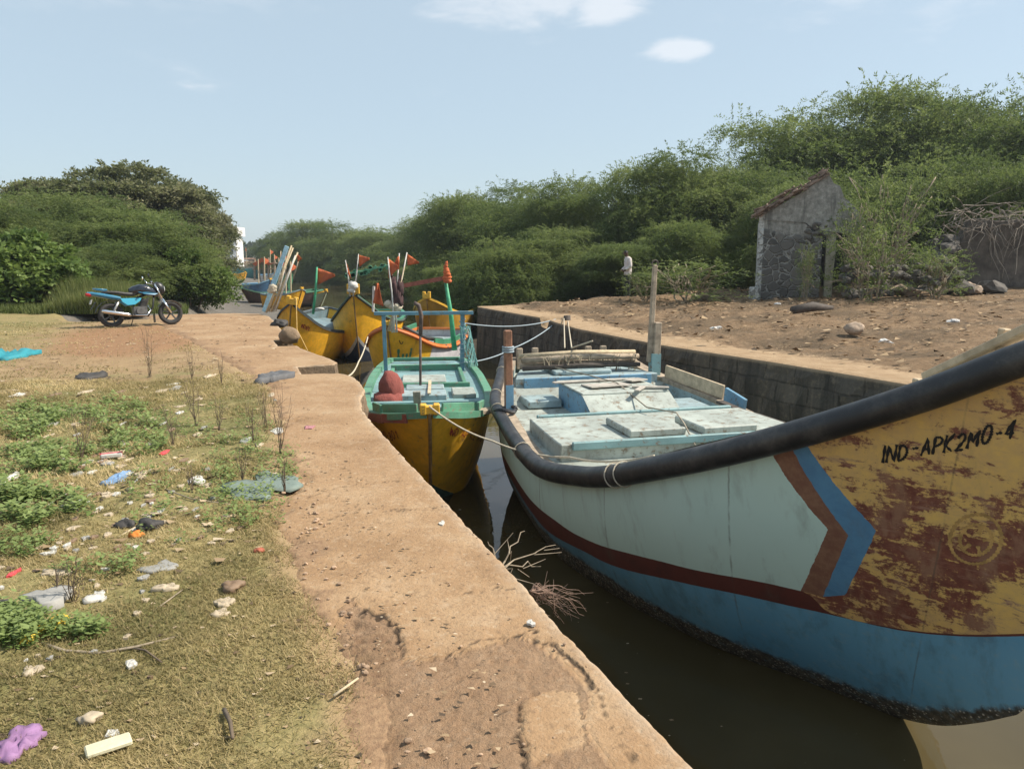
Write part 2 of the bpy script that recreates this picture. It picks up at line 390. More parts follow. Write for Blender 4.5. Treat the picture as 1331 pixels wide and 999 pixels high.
CRACKS = [cz([(320, 722), (400, 700), (470, 676), (560, 655)]), cz([(560, 655), (600, 648), (612, 672), (650, 680), (690, 722), (735, 760), (752, 795)]), cz([(572, 832), (566, 880), (572, 930), (582, 975), (590, 1010)]),
          cz([(40, 382), (100, 370), (190, 358), (300, 352), (390, 340)]), cz([(30, 322), (90, 300), (160, 286), (280, 278)]), cz([(170, 606), (235, 618), (262, 650), (270, 712)]), cz([(760, 800), (800, 900), (870, 985)]), cz([(450, 860), (560, 850)]), cz([(420, 560), (560, 540)])]
RUB = cz([(150, 570), (200, 610), (262, 645), (270, 715), (330, 726), (470, 690), (560, 665), (600, 678), (690, 730), (750, 800), (730, 870), (780, 960), (800, 1015), (230, 1015), (250, 870), (150, 700), (120, 600)])
SLAB = cz([(575, 830), (640, 800), (715, 800), (725, 850), (735, 900), (735, 935), (640, 965), (585, 985), (568, 900)])
def build_quay():
    ss = [-3.0]
    while ss[-1] < 22.05: ss.append(ss[-1]+max(.013, .0105*(abs(ss[-1]-.0)+.6)*.55))
    key = [t[0] for t in E_S if t[0] > 5]
    ss = np.unique(np.concatenate([ss, key])); ss = ss[ss <= 22.1]
    t = np.concatenate([np.linspace(0, .93, 74), np.linspace(.935, 1, 16)])
    Sg, Tg = np.meshgrid(ss, t, indexing='ij')
    jag = fbm(Sg*1.7, Sg*0+3, 4)*.05; e = lin(E_S, Sg)+fbm(Sg*8, Sg*0+9.5, 4, .7)*.012*np.clip((Sg+1)*.5, 0, 1); l = lin(L_S, Sg)-.28+fbm(Sg*1.3, Sg*0+7.7, 4, .6)*.3
    Ng = l+(e-l)*Tg
    P = np.stack([Q0[0]+DA[0]*Sg+DN[0]*Ng, Q0[1]+DA[1]*Sg+DN[1]*Ng, np.zeros_like(Sg)], -1)
    wob = fbm(Sg*9, Ng*9, 3)*.012; rub = inpoly(Sg+wob*3, Ng+wob*3, RUB).astype(float); slab = inpoly(Sg+wob, Ng+wob, SLAB); rub[slab] = 0
    crack = np.zeros_like(Sg); brk = fbm(Sg*14, Ng*14, 5, .7)*.045
    for i, c in enumerate(CRACKS):
        wd = (.008 if i in (1, 2, 5) else .004)*(1+fbm(Sg*9+i, Ng*9, 3)*1.6)
        d = seg_dist(Sg+brk, Ng+brk*.8, c); crack = np.maximum(crack, np.clip(1.6-d/np.maximum(wd, .002), 0, 1)*(1 if i in (1, 2, 5) else .65))
    z = fbm(Sg*1.2, Ng*1.2, 4)*.012+fbm(Sg*11, Ng*11, 3)*.004
    z = z-rub*(.004+.020*np.abs(fbm(Sg*24, Ng*24, 4, .75)))-crack*.006
    ed = (e-Ng); z = z-np.clip(1-ed/.028, 0, 1)**2*.02
    z = z-np.clip((l+.24+fbm(Sg*5, Ng*5, 4)*.25-Ng)/.25, 0, 1)*.05
    pit = np.clip(fbm(Sg*7+50, Ng*7, 3)-.28, 0, 1); z -= pit*.02
    P[..., 2] = z
    m = MB(); m.grid(P); o = m.build('pavement', M_CONC, smooth=True, fix=False); o['kind'] = 'structure'
    setattr_pt(o, 'rubble', rub); setattr_pt(o, 'crack', crack); setattr_pt(o, 'rim', np.clip(1-ed/.09, 0, 1))
    setattr_pt(o, 'soil', np.clip((l+.40+fbm(Sg*3, Ng*3, 4)*.35-Ng)/.3, 0, 1)+np.clip((Sg-8)/10, 0, 1)*.33)
    # wall below the edge
    row = P[:, -1, :]; m = MB(); n = len(row); zs = [0, -.05, -.12, -.25, -.4, -.6, -.9, -1.4, -2, -3.2]
    G = np.zeros((n, len(zs), 3))
    for j, dz in enumerate(zs):
        G[:, j, :] = row; G[:, j, 2] = row[:, 2]+dz
        if j > 1:
            off = fbm(ss*4, ss*0+dz*4, 4)*.06*(j > 1)-.01*j*0
            G[:, j, 0] += DN[0]*off; G[:, j, 1] += DN[1]*off
    m.grid(G)
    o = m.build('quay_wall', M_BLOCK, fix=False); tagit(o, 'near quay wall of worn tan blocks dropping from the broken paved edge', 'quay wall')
def ground_masks(Sg, Ng):
    l = lin(L_S, np.clip(Sg, -4, 22))
    grass = np.clip((l-Ng)/.35, 0, 1)*.75*np.clip(1.25-np.maximum(Sg-5.5, 0)*.16, .12, 1)
    grass = np.maximum(grass, np.clip((-3.0-Ng)/2.5, 0, 1)*np.clip((Sg-8)/4, 0, 1)*.62)
    red = np.exp(-(((Sg-14.2)/3.0)**2+((Ng+3.0)/1.6)**2))*1.0+np.exp(-(((Sg-17.5)/2.0)**2+((Ng+3.4)/1.8)**2))*.6
    return grass, red
def gz(Sg, Ng):
    l = lin(L_S, np.clip(Sg, -4, 22)); d = np.clip((l+.05-Ng)/.25, 0, 1)
    return -.05+d*.062+d*(fbm(Sg*1.1, Ng*1.1, 4)*.05+fbm(Sg*6, Ng*6, 3)*.018)
def build_ground():
    ss = np.concatenate([np.linspace(-8, -1.2, 20), np.geomspace(1, 23.2, 220)-2.0, np.linspace(21.6, 48, 40)])
    ns = np.concatenate([-np.geomspace(60, .7, 200), np.linspace(-.66, -.45, 8)])
    Sg, Ng = np.meshgrid(ss, ns, indexing='ij'); z = gz(Sg, Ng)
    z = z-np.clip((Sg-20.4)/.8, 0, 1)*np.clip((Ng+5.2+.22*(Sg-21))/1.6, 0, 1)*1.9
    P = np.stack([Q0[0]+DA[0]*Sg+DN[0]*Ng, Q0[1]+DA[1]*Sg+DN[1]*Ng, z], -1)
    m = MB(); m.grid(P); o = m.build('ground', M_SOIL, smooth=True, fix=False); o['kind'] = 'structure'
    a, b = ground_masks(Sg, Ng); setattr_pt(o, 'grass', a); setattr_pt(o, 'red', b)
build_quay(); build_ground()

# ---------------------------------------------------------------- mud, water, far land, right bank
def build_mud():
    ys = np.concatenate([np.linspace(20.5, 60, 80), np.linspace(62, 150, 40)])
    t = np.linspace(0, 1, 90)
    Y, T = np.meshgrid(ys, t, indexing='ij'); x0 = -1.1*Y-10; x1 = np.interp(Y, [20, 30, 45, 60, 150], [-4.2, -6.2, -11.0, -16.5, -48])
    X = x0+(x1-x0)*T; land = np.interp(Y, [20, 24, 30, 60, 150], [-12, -11.2, -11.9, -22.5, -56])
    d = X-land; f = np.clip(1-(d+1.2)/1.5, 0, 1); f = f*f*(3-2*f)
    z = np.interp(d, [0, 1.5, 5, 9, 16], [-1.0, -1.28, -1.45, -1.62, -1.9])
    z = z-np.clip((d-(x1-land)*.55)/((x1-land)*.45+.01), 0, 1)*.45
    z = z+fbm(X*.6, Y*.6, 4)*.16*(1-f); z = z*(1-f)+(-.03)*f
    m = MB(); m.grid(np.stack([X, Y, z], -1)); o = m.build('mud_bank', M_MUD, smooth=True, fix=False); o['kind'] = 'structure'
build_mud()
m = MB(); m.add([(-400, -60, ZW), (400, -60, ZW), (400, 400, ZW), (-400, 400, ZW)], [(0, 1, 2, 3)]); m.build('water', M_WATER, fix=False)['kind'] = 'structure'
m = MB(); m.grid(np.array([[(x, y, (-2.4 if j == 0 else .5+.3*math.sin(x*.05))) for j, y in enumerate((215, 222, 300, 420))] for x in np.linspace(-400, 400, 60)])); m.build('far_ground', M_DIRT, smooth=True)['kind'] = 'structure'
def haze_box():
    m = MB(); m.box((0, 180, 5.9), (804, 484, 20.2)); o = m.build('haze', [], None); mt = bpy.data.materials.new('haze_air'); mt.use_nodes = True; k = K(mt.node_tree); k.n.clear()
    out = k.n.new('ShaderNodeOutputMaterial'); v = k.n.new('ShaderNodeVolumePrincipled'); v.inputs['Color'].default_value = (.80, .87, .95, 1); v.inputs['Density'].default_value = .0005; v.inputs['Anisotropy'].default_value = .2
    k.l.new(v.outputs[0], out.inputs['Volume']); o.data.materials.append(mt); o['kind'] = 'stuff'
haze_box()
WALL = [(-9, 7.0), (0, 7.0), (5.4, 6.95), (8, 6.74), (10.7, 6.36), (14, 6.34), (16.2, 6.62), (17.4, 6.82), (20, 6.72), (22.7, 6.70)]
def wall_n(s): return np.interp(s, [a for a, b in WALL], [b for a, b in WALL])+fbm(np.asarray(s)*.9, np.asarray(s)*0+2.2, 3)*.05
def zr(n): return .05*np.maximum(n-7.6, 0)
RB = [(26, -1.0), (30, -1.2), (40, -2.6), (60, -6.6), (90, -17), (121, -30), (160, -48), (215, -80)]
def build_right():
    # terrace behind the opposite quay wall
    ss = np.linspace(-9, 22.75, 240); q = np.concatenate([np.linspace(0, 2, 26), np.geomspace(2.1, 60, 60)])
    Sg, Qg = np.meshgrid(ss, q, indexing='ij'); Ng = wall_n(Sg)+Qg
    z = zr(Ng)+np.clip(Qg-.6, 0, 1)*(fbm(Sg*.8, Ng*.8, 4)*.16+fbm(Sg*3, Ng*3, 3)*.05)-.02*np.clip(1-Qg/.08, 0, 1)-.26*np.clip((.42-np.abs(Sg-17.2-fbm(Qg*3, Sg*0, 3)*.2))/.12, 0, 1)*np.clip((.55-Qg)/.15, 0, 1)
    P = np.stack([Q0[0]+DA[0]*Sg+DN[0]*Ng, Q0[1]+DA[1]*Sg+DN[1]*Ng, z], -1)
    # a broken-out notch in the edge where the mooring lines go
    m = MB(); m.grid(P); o = m.build('ground', M_DIRT, smooth=True, fix=False); o['kind'] = 'structure'
    setattr_pt(o, 'path', np.clip(1.15-Qg/1.5, 0, 1)); setattr_pt(o, 'wet', Qg*0)
    zs = [0, -.04, -.16, -.3, -.6, -.9, -1.3, -1.8, -3]; G = np.zeros((len(ss), len(zs), 3))
    for j, dz in enumerate(zs):
        G[:, j, :] = P[:, 0, :]; G[:, j, 2] += dz
        off = (fbm(ss*5, ss*0+dz*5, 4)*.09 if j > 1 else 0)-.012*j
        G[:, j, 0] += DN[0]*off; G[:, j, 1] += DN[1]*off
    m = MB(); m.grid(G)
    # end face turning the corner at the creek
    e = [W(22.75, float(wall_n(22.75)-.02), 0), W(22.75, 9.0, 0), W(22.75, 16, .4)]
    for a, b in zip(e[:-1], e[1:]): m.add([a, b, (b[0], b[1], -3), (a[0], a[1], -3)], [(0, 1, 2, 3)])
    o = m.build('quay_wall', M_ASH, fix=False); tagit(o, 'opposite quay wall of dark stained stone blocks with pale top edge', 'quay wall')
    # wooded bank further up the creek
    ys = np.concatenate([np.linspace(23.0, 60, 60), np.linspace(63, 216, 60)]); q = np.concatenate([np.linspace(-4, 4, 30), np.geomspace(4.4, 160, 30)])
    Y, Qg = np.meshgrid(ys, q, indexing='ij'); X = np.interp(Y, [a for a, b in RB], [b for a, b in RB])+Qg+fbm(Y*.2, Y*0+4, 4)*2.0*np.clip((Y-28)/10, 0, 1)+(Y < 27)*1.6
    z = np.interp(Qg, [-4, -1.5, 0, 2, 6, 160], [-2.6, -1.9, -1.55, -.7, -.1, 1.5])+fbm(X*.5, Y*.5, 4)*.3
    z = np.where(Y < 27.2, np.minimum(z, -.25), z)
    m = MB(); m.grid(np.stack([X, Y, z], -1)); o = m.build('creek_bank', M_DIRT, smooth=True, fix=False); o['kind'] = 'structure'
    setattr_pt(o, 'wet', np.clip(1.0-(z+1.0)/1.0, 0, 1)); setattr_pt(o, 'path', z*0)
build_right()
def bank_x(y): return float(np.interp(y, [a for a, b in RB], [b for a, b in RB]))

# ---------------------------------------------------------------- foliage
def leafmat(name, dark, mid, pale, trans=.35):
    def f(k):
        t = k.attr('tint'); n = k.noise(k.obj(), .55, 3)
        b = k.ramp(t*.75+n*.45-.1, [(.15, dark), (.5, mid), (.9, pale)])
        k.put(k.p.inputs['Base Color'], b); k.put(k.p.inputs['Roughness'], .6); k.put(k.p.inputs['Specular IOR Level'], .25)
        tr = k.node('ShaderNodeBsdfTranslucent', {'Color': k.mix(.5, b, (.12, .16, .03), 'ADD')})
        ms = k.n.new('ShaderNodeMixShader'); ms.inputs[0].default_value = trans
        k.l.new(k.p.outputs[0], ms.inputs[1]); k.l.new(tr.s, ms.inputs[2]); k.l.new(ms.outputs[0], k.o.inputs[0])
        return {'Roughness': .6}
    return mat(name, f)
L_MESQ = leafmat('mesquite_leaf', (.05, .078, .027), (.112, .148, .048), (.22, .25, .09), .45)
L_FIG = leafmat('fig_leaf', (.085, .098, .045), (.15, .155, .075), (.26, .245, .14), .35)
L_BRIGHT = leafmat('bright_leaf', (.06, .10, .022), (.115, .175, .04), (.20, .26, .075))
L_MANG = leafmat('mangrove_leaf', (.05, .085, .02), (.10, .155, .035), (.18, .22, .07), .4)
L_FAR = leafmat('far_leaf', (.045, .07, .035), (.065, .09, .045), (.09, .11, .06), .2)
L_WEED = leafmat('weed_leaf', (.085, .14, .035), (.15, .21, .06), (.25, .31, .11))
L_GRASS = leafmat('dry_grass', (.15, .13, .052), (.32, .248, .115), (.54, .42, .22), .3)
L_REED = leafmat('reed_blade', (.07, .095, .025), (.14, .165, .05), (.27, .25, .11))
BARK = plain('bark', (.16, .12, .085), .9, .35, 6, bump=.6)
TWIG = plain('dry_twig', (.30, .24, .17), .9, .3, 12)
TWIGD = plain('dark_twig', (.13, .095, .065), .9, .3, 12)
def rdirs(rng, n, up=0.0):
    d = rng.normal(size=(n, 3)); d[:, 2] += up; return d/np.linalg.norm(d, axis=1)[:, None]
def nrm(a): return a/np.maximum(np.linalg.norm(a, axis=-1, keepdims=True), 1e-9)
def sprays(rng, clumps, per_m2, nleaf, tl, ll, lw, droop, up=.3, inner=.5, flat=.35, style='diamond'):
    """leaf faces on drooping twigs that start through the volume of each clump (centre, radii)"""
    V = []; T = []
    for c, r in clumps:
        c = np.array(c); r = np.array(r); area = 4*math.pi*((r[0]*r[1])**1.6+(r[0]*r[2])**1.6+(r[1]*r[2])**1.6)**(1/1.6)/3**(1/1.6)
        n = max(6, int(area*per_m2)); d = rdirs(rng, n, .35); rad = inner+(1-inner)*rng.random(n)**.6
        p = c+d*r*rad[:, None]; out = nrm(d*np.array([1, 1, flat])+rng.normal(size=(n, 3))*.45+np.array([0, 0, up*.3]))
        L = tl*(.6+.8*rng.random(n)); tt = np.linspace(.1, 1, nleaf)[None, :]+rng.normal(size=(n, nleaf))*.03
        side = nrm(np.cross(out, np.array([0, 0, 1.0])+rng.normal(size=(n, 3))*.25)); sg = np.where(np.arange(nleaf) % 2 == 0, 1.0, -1.0)[None, :, None]
        pos = p[:, None, :]+out[:, None, :]*(tt*L[:, None])[..., None]; pos[..., 2] -= droop*L[:, None]*tt**2
        ax = nrm(side[:, None, :]*sg+out[:, None, :]*.55+rng.normal(size=(n, nleaf, 3))*.35)
        wv = nrm(np.cross(ax, np.array([0, 0, 1.0])+rng.normal(size=(n, nleaf, 3))*.7))
        k = ll*(.7+.6*rng.random((n, nleaf, 1))); tip = pos+ax*k; mid = pos+ax*k*.45
        Q = np.stack([pos, mid+wv*(k*lw), tip, mid-wv*(k*lw)], 2).reshape(-1, 4, 3); V.append(Q)
        tn = np.clip(rng.random()*.55+.2*rng.random(n)[:, None]+.25*rng.random((n, nleaf))+.12*(d[:, 2:3]), 0, 1); T.append(tn.ravel())
    return np.concatenate(V), np.concatenate(T)
def limb(m, rng, a, b, r0, r1, wob=.12, n=6, seg=6):
    a = np.array(a, float); b = np.array(b, float); L = np.linalg.norm(b-a); pts = []
    for i in range(n):
        t = i/(n-1); q = a+(b-a)*t; q[2] += math.sin(t*math.pi)*L*.08
        if 0 < i < n-1: q = q+rng.normal(size=3)*wob*L*.35
        pts.append(tuple(q))
    m.tube(pts, [r0+(r1-r0)*i/(n-1) for i in range(n)], seg); return pts
def dome_clumps(rng, Wd, Hh, n, cr, zlo=.12, layers=True):
    cl = []
    while len(cl) < n:
        x, y = rng.uniform(-1, 1, 2)
        if x*x+y*y > 1: continue
        top = math.sqrt(max(0, 1-(x*x+y*y)))**.8; z = rng.uniform(zlo, 1)**.75
        if z > top+.05 or (z < top*.42 and x*x+y*y < .3): continue
        k = rng.uniform(.6, 1.3); z = (math.floor(z*6.5+rng.uniform(-.2, .2)+.5*x)+.5)/6.5 if z > .2 else z; z = min(max(z, .05), 1.0); cl.append(((x*Wd, y*Wd, z*Hh*.885+rng.normal()*.12), (cr*k*1.35, cr*k*1.1, cr*k*rng.uniform(.07, .15))))
    return cl
def tree_proto(name, seed, Wd, Hh, nclump, cr, leaf, label, cat, group, per=7, nleaf=14, tl=.75, ll=.19, lw=.17, droop=.45, zlo=.12, stems=3, tr=.16, flat=.16, clumps=None, bark=None):
    rng = np.random.default_rng(seed); t = thing(name, label, cat, (0, 0, 0), 0, group)
    cl = clumps(rng) if clumps else dome_clumps(rng, Wd, Hh, nclump, cr, zlo)
    V, T = sprays(rng, cl, per, nleaf, tl, ll, lw, droop, flat=flat)
    quads('crown', V, T, leaf, t)
    m = MB()
    for i in range(stems):
        a = 2*math.pi*(i+rng.random()*.5)/stems; top = (math.cos(a)*Wd*.28, math.sin(a)*Wd*.28, Hh*.5)
        pts = limb(m, rng, (math.cos(a)*.12, math.sin(a)*.12, -.4), top, tr, tr*.5)
        for j in range(0, len(cl), max(1, len(cl)//14)):
            c = cl[j][0]
            if math.cos(math.atan2(c[1], c[0])-a) > .3: limb(m, rng, pts[rng.integers(2, 6)], c, tr*.35, .012, .1, 5, 5)
    m.build('trunk', bark or BARK, t, smooth=True)
    return t
used_first = {}
def plant_copy(proto, key, loc, rz, scale, label):
    if key not in used_first:
        used_first[key] = 1; proto.location = loc; proto.rotation_euler = (0, 0, rz); proto.scale = scale; proto['label'] = label; return proto
    return copy_thing(proto, loc, rz, label, scale)
# ---------------------------------------------------------------- boats
def hull_pt(T, a, b, sd):
    f = [pchip(T[:, 0], T[:, i], a) for i in range(1, 7)]; sg, hw, zg, sk, zk, vm = f
    b = np.asarray(b, float); e = .82
    zf = 1-np.clip(np.cos(b*np.pi/2), 0, 1)**e; ye = np.sin(b*np.pi/2)**e
    zf = zf*(1-vm*.5)+b*vm*.5; y = hw*(ye*(1-vm)+vm*(.35*zf+.65*zf**1.6))
    z = zk+(zg-zk)*zf; s = sk+(sg-sk)*(zf**.85)
    return np.stack(np.broadcast_arrays(sd*y, s, z), -1)
def gunw(T, a, inset=0.0, drop=0.0):
    g = np.array([float(pchip(T[:, 0], T[:, i], a)) for i in (1, 2, 3)]); x = max(g[1]-inset, .012)
    return x, g[0]+(inset*.6 if a < .12 else 0), g[2]-drop
def width_at(T, y, inset=.14):
    aa = np.linspace(0, 1, 160); sg = pchip(T[:, 0], T[:, 1], aa); hw = pchip(T[:, 0], T[:, 2], aa); return max(.02, float(np.interp(y, sg, hw))-inset)
def sheer_at(T, y):
    aa = np.linspace(0, 1, 160); return float(np.interp(y, pchip(T[:, 0], T[:, 1], aa), pchip(T[:, 0], T[:, 3], aa)))
def hull_object(T, mats, parent, na=90, nb=36):
    aa = np.linspace(0, 1, na)**1.15; bb = np.linspace(0, 1, nb); me_v = []; uv = []
    G = {}
    for sd in (-1, 1):
        A, B = np.meshgrid(aa, bb, indexing='ij'); G[sd] = (hull_pt(T, A, B, sd), A, B)
    m = MB()
    for sd in (-1, 1):
        P, A, B = G[sd]; m.grid(P if sd < 0 else P[:, ::-1]); uv.append(np.stack([A, B], -1) if sd < 0 else np.stack([A, B], -1)[:, ::-1])
    # transom
    L, Rr = G[-1][0][-1], G[1][0][-1]; Pt = np.stack([L*(1-t)+Rr*t for t in np.linspace(0, 1, 8)], 0); m.grid(Pt); uv.append(np.stack([np.ones((8, nb)), np.tile(bb, (8, 1))], -1))
    U = np.concatenate([u.reshape(-1, 2) for u in uv]); me = m.mesh('hull'); lay = me.uv_layers.new(name='UVMap')
    vi = np.zeros(len(me.loops), np.int32); me.loops.foreach_get('vertex_index', vi); lay.data.foreach_set('uv', U[vi].astype(np.float32).ravel())
    bm = bmesh.new(); bm.from_mesh(me); bmesh.ops.remove_doubles(bm, verts=bm.verts, dist=1e-4); bmesh.ops.recalc_face_normals(bm, faces=bm.faces); bm.to_mesh(me); bm.free()
    return link('hull', me, mats, parent, True)
def half_width(T, z, ys, inset):
    """inside half width of the hull at height z for each y"""
    aa = np.linspace(0, 1, 120); bb = np.linspace(0, 1, 60); yy = []; xx = []
    for a in aa:
        P = hull_pt(T, a, bb, 1)
        if P[-1, 2] < z or P[0, 2] > z: continue
        yy.append(np.interp(z, P[:, 2], P[:, 1])); xx.append(np.interp(z, P[:, 2], P[:, 0]))
    return np.maximum(np.interp(ys, yy, xx)-inset, .008)
def inner_side(T, parent, m_cap, m_in, cap=.13, zdeck=None, out=.03, th=.05):
    """cap rail and inner bulwark running all round the gunwale"""
    aa = np.concatenate([[0, .02], np.linspace(0.04, 1, 68)]); c = MB(); q = MB(); bb = np.linspace(.3, 1, 60)
    for sd in (-1, 1):
        rows = []; rin = []
        for a in aa:
            x, y, z = gunw(T, a); xi, yi, zi = gunw(T, a, cap)
            rows.append([(sd*(x+out), y, z-th), (sd*(x+out), y, z+.012), (sd*xi, yi, z+.012), (sd*xi, yi, z-th)])
            P = hull_pt(T, a, bb, 1); zd = min(zdeck(yi), z-.03); r = []
            for u in np.linspace(0, 1, 6):
                zz = (z-th)*(1-u)+(zd-.06)*u; xw = float(np.interp(zz, P[:, 2], P[:, 0])); yw = float(np.interp(zz, P[:, 2], P[:, 1])); r.append((sd*max(.004, min(xi, xw-.035)), yw+(yi-y), zz))
            if a >= .04: rin.append(r)
        c.grid(np.array(rows)); q.grid(np.array(rin))
    x, y, z = gunw(T, 1.0); c.box((0, y-.02, z-.02), (2*x, .09, .06))
    c.build('cap_rail', m_cap, parent); q.build('bulwark', m_in, parent)
def deck_part(T, parent, m, zdeck, y0, y1, inset=.15, n=40, name='deck'):
    zs0 = zdeck(y0); bb = np.linspace(0, 1, 80); P = hull_pt(T, 0.0, bb, 1)
    y0 = max(y0, float(np.interp(zs0, P[:, 2], P[:, 1]))+.14)
    rows = []; ys = np.linspace(y0, y1, n); zs = [zdeck(y) for y in ys]; hw = {}
    for z in set(round(z, 2) for z in zs): hw[z] = half_width(T, z, ys, .03)
    for i, y in enumerate(ys):
        wv = min(float(hw[round(zs[i], 2)][i]), width_at(T, y, .03), max(.01, (y-y0)*1.2+.01)); rows.append([(wv*t, y, zs[i]) for t in np.linspace(-1, 1, 9)])
    return MB().grid(np.array(rows)).build(name, m, parent)
def platform(T, parent, name, mt, y0, y1, ztop, zbot, inset=.2, maxw=9):
    m = MB(); n = 10; ys = np.linspace(y0, y1, n); top = [(min(width_at(T, y, inset), maxw), y) for y in ys]
    poly = [(wd, y) for wd, y in top]+[(-wd, y) for wd, y in reversed(top)]; m.prism(poly, zbot, ztop); return m.build(name, mt, parent, bevel=.012)
def hatch(parent, x0, x1, y0, y1, z, h, mt, name='hatch', rot=0, label=None):
    m = MB(); m.box(((x0+x1)/2, (y0+y1)/2, z+h/2), (x1-x0, y1-y0, h), rz=rot); o = m.build(name, mt, parent, bevel=.014)
    if label: o['label'] = label
    return o
def ribbons(T, sd, strokes, wd, off, fn):
    """brush strokes lying on the hull: strokes in letter space, fn maps letter space to (a,b)"""
    m = MB()
    for st in strokes:
        P = []
        for (p, q) in zip(st[:-1], st[1:]):
            for t in np.linspace(0, 1, 7)[:-1]: P.append((p[0]+(q[0]-p[0])*t, p[1]+(q[1]-p[1])*t))
        P.append(st[-1]); pts = []
        for u in P:
            a, b = fn(*u); c = Vector(hull_pt(T, a, b, sd)); ta = Vector(hull_pt(T, a+.002, b, sd))-c; tb = Vector(hull_pt(T, a, b+.004, sd))-c
            nn = ta.cross(tb).normalized()
            if nn.x*sd < 0: nn = -nn
            pts.append((c, nn))
        vs = []; n = len(pts)
        for i, (c, nn) in enumerate(pts):
            d = (pts[min(i+1, n-1)][0]-pts[max(i-1, 0)][0]).normalized(); x = nn.cross(d).normalized(); k = wd*(.85+.3*math.sin(i*1.7+st[0][0]*3))
            vs += [c+x*k/2+nn*off, c-x*k/2+nn*off]
        m.add(vs, [(2*i, 2*i+1, 2*i+3, 2*i+2) for i in range(n-1)])
    return m
def arc(cx, cy, rx, ry, a0, a1, n=7): return [(cx+rx*math.cos(R(a0+(a1-a0)*i/(n-1))), cy+ry*math.sin(R(a0+(a1-a0)*i/(n-1)))) for i in range(n)]
GLY = {'I': [[(.3, 0), (.3, 1)]], 'N': [[(0, 0), (0, 1), (.6, 0), (.6, 1)]], 'D': [[(0, 0), (0, 1)], [(0, 1)]+arc(.05, .5, .55, .5, 90, -90)+[(0, 0)]],
       'A': [[(0, 0), (.32, 1), (.62, 0)], [(.12, .38), (.52, .38)]], 'P': [[(0, 0), (0, 1)], [(0, 1)]+arc(.1, .74, .48, .26, 90, -90)+[(0, .48)]],
       'K': [[(0, 0), (0, 1)], [(.58, 1), (0, .45), (.6, 0)]], '2': [arc(.3, .72, .28, .28, 170, -35)+[(0, 0), (.6, 0)]], 'M': [[(0, 0), (.05, 1), (.36, .35), (.68, 1), (.74, 0)]],
       'O': [arc(.32, .5, .32, .5, 90, 450, 13)], '-': [[(.1, .5), (.55, .5)]], '4': [[(.42, 0), (.42, 1), (0, .32), (.62, .32)]], '8': [arc(.3, .74, .24, .26, -90, 270, 11)+arc(.3, .25, .3, .25, 90, -270, 11)],
       '0': [arc(.3, .5, .3, .5, 90, 450, 13)], '1': [[(.12, .8), (.32, 1), (.32, 0)]], '/': [[(0, -.1), (.4, 1.1)]], 'U': [[(0, 1)]+arc(.3, .35, .3, .35, 180, 360)+[(.6, 1)]], ' ': []}
def lettering(txt, slant=.03, jit=.09, seed=3, gap=.28):
    rg = random.Random(seed); x = 0; out = []
    for ch in txt:
        g = GLY[ch]; wd = max([p[0] for s in g for p in s], default=.4); dy = rg.uniform(-jit, jit); k = rg.uniform(.9, 1.08)
        for s in g: out.append([(x+p[0]+slant*p[1], p[1]*k+dy) for p in s])
        x += wd+gap
    return out, x-gap
WOODW = plain('weathered_wood', (.33, .26, .19), .85, .3, 9, bump=.4); WOODB = plain('brown_wood', (.25, .12, .07), .8, .3, 8, bump=.4)
WOODP = plain('pale_plank', (.50, .39, .26), .85, .22, 9, bump=.35); WOODD = plain('dark_wet_wood', (.07, .055, .045), .8, .3, 9, bump=.4)
ROPE = plain('rope', (.52, .45, .34), .9, .2, 60, bump=.5); ROPEB = plain('blue_grey_rope', (.30, .36, .40), .9, .2, 60)
RUBBER = mat('black_rubber', lambda k: {'Base Color': k.mix(k.step(k.noise(k.obj(), 4, 9, .75), .42, .72)*.7, (.016, .016, .018), (.10, .09, .08)), 'Roughness': k.noise(k.obj(), 7, 6, .7)*.6+.15, 'Normal': k.bump(k.noise(k.obj(), 40, 3), .15, .004)})
PALEBLUE = paint('pale_blue_deck', (.32, .415, .43), (.20, .16, .12), .25, .85, 4, .6, .35); PALEGRN = paint('pale_green_deck', (.41, .445, .40), (.22, .17, .12), .3, .9, 4, .6, .35)
BLUEP = paint('blue_paint', (.16, .33, .47), (.17, .14, .11), .3, .35, 5); TURQ = paint('turquoise_paint', (.20, .34, .35), (.18, .14, .11), .35, .35, 5)
GREENP = paint('green_paint', (.045, .235, .125), (.17, .13, .10), .25, .35, 5); PALEGREEN2 = paint('sea_green_paint', (.10, .275, .17), (.20, .16, .12), .35, .4, 5)
YELP = paint('yellow_paint', (.74, .41, .03), (.20, .13, .07), .25, .3, 6); ORANGEP = paint('orange_paint', (.72, .19, .035), (.2, .12, .07), .15, .25, 6)
REDP = paint('dark_red_paint', (.20, .045, .03), (.15, .10, .08), .35, .3, 6); GREYP = paint('grey_blue_paint', (.17, .25, .28), (.2, .16, .12), .4, .4, 6); WHITEP = paint('white_paint', (.62, .60, .58), (.3, .25, .2), .3, .5, 5)
BLACKP = plain('black_brush_paint', (.015, .015, .018), .5, .2); REDTXT = plain('red_brush_paint', (.30, .03, .02), .6, .3)
TEXTFADE = plain('ochre_stencil_paint', (.50, .30, .10), .75, .3, 14)

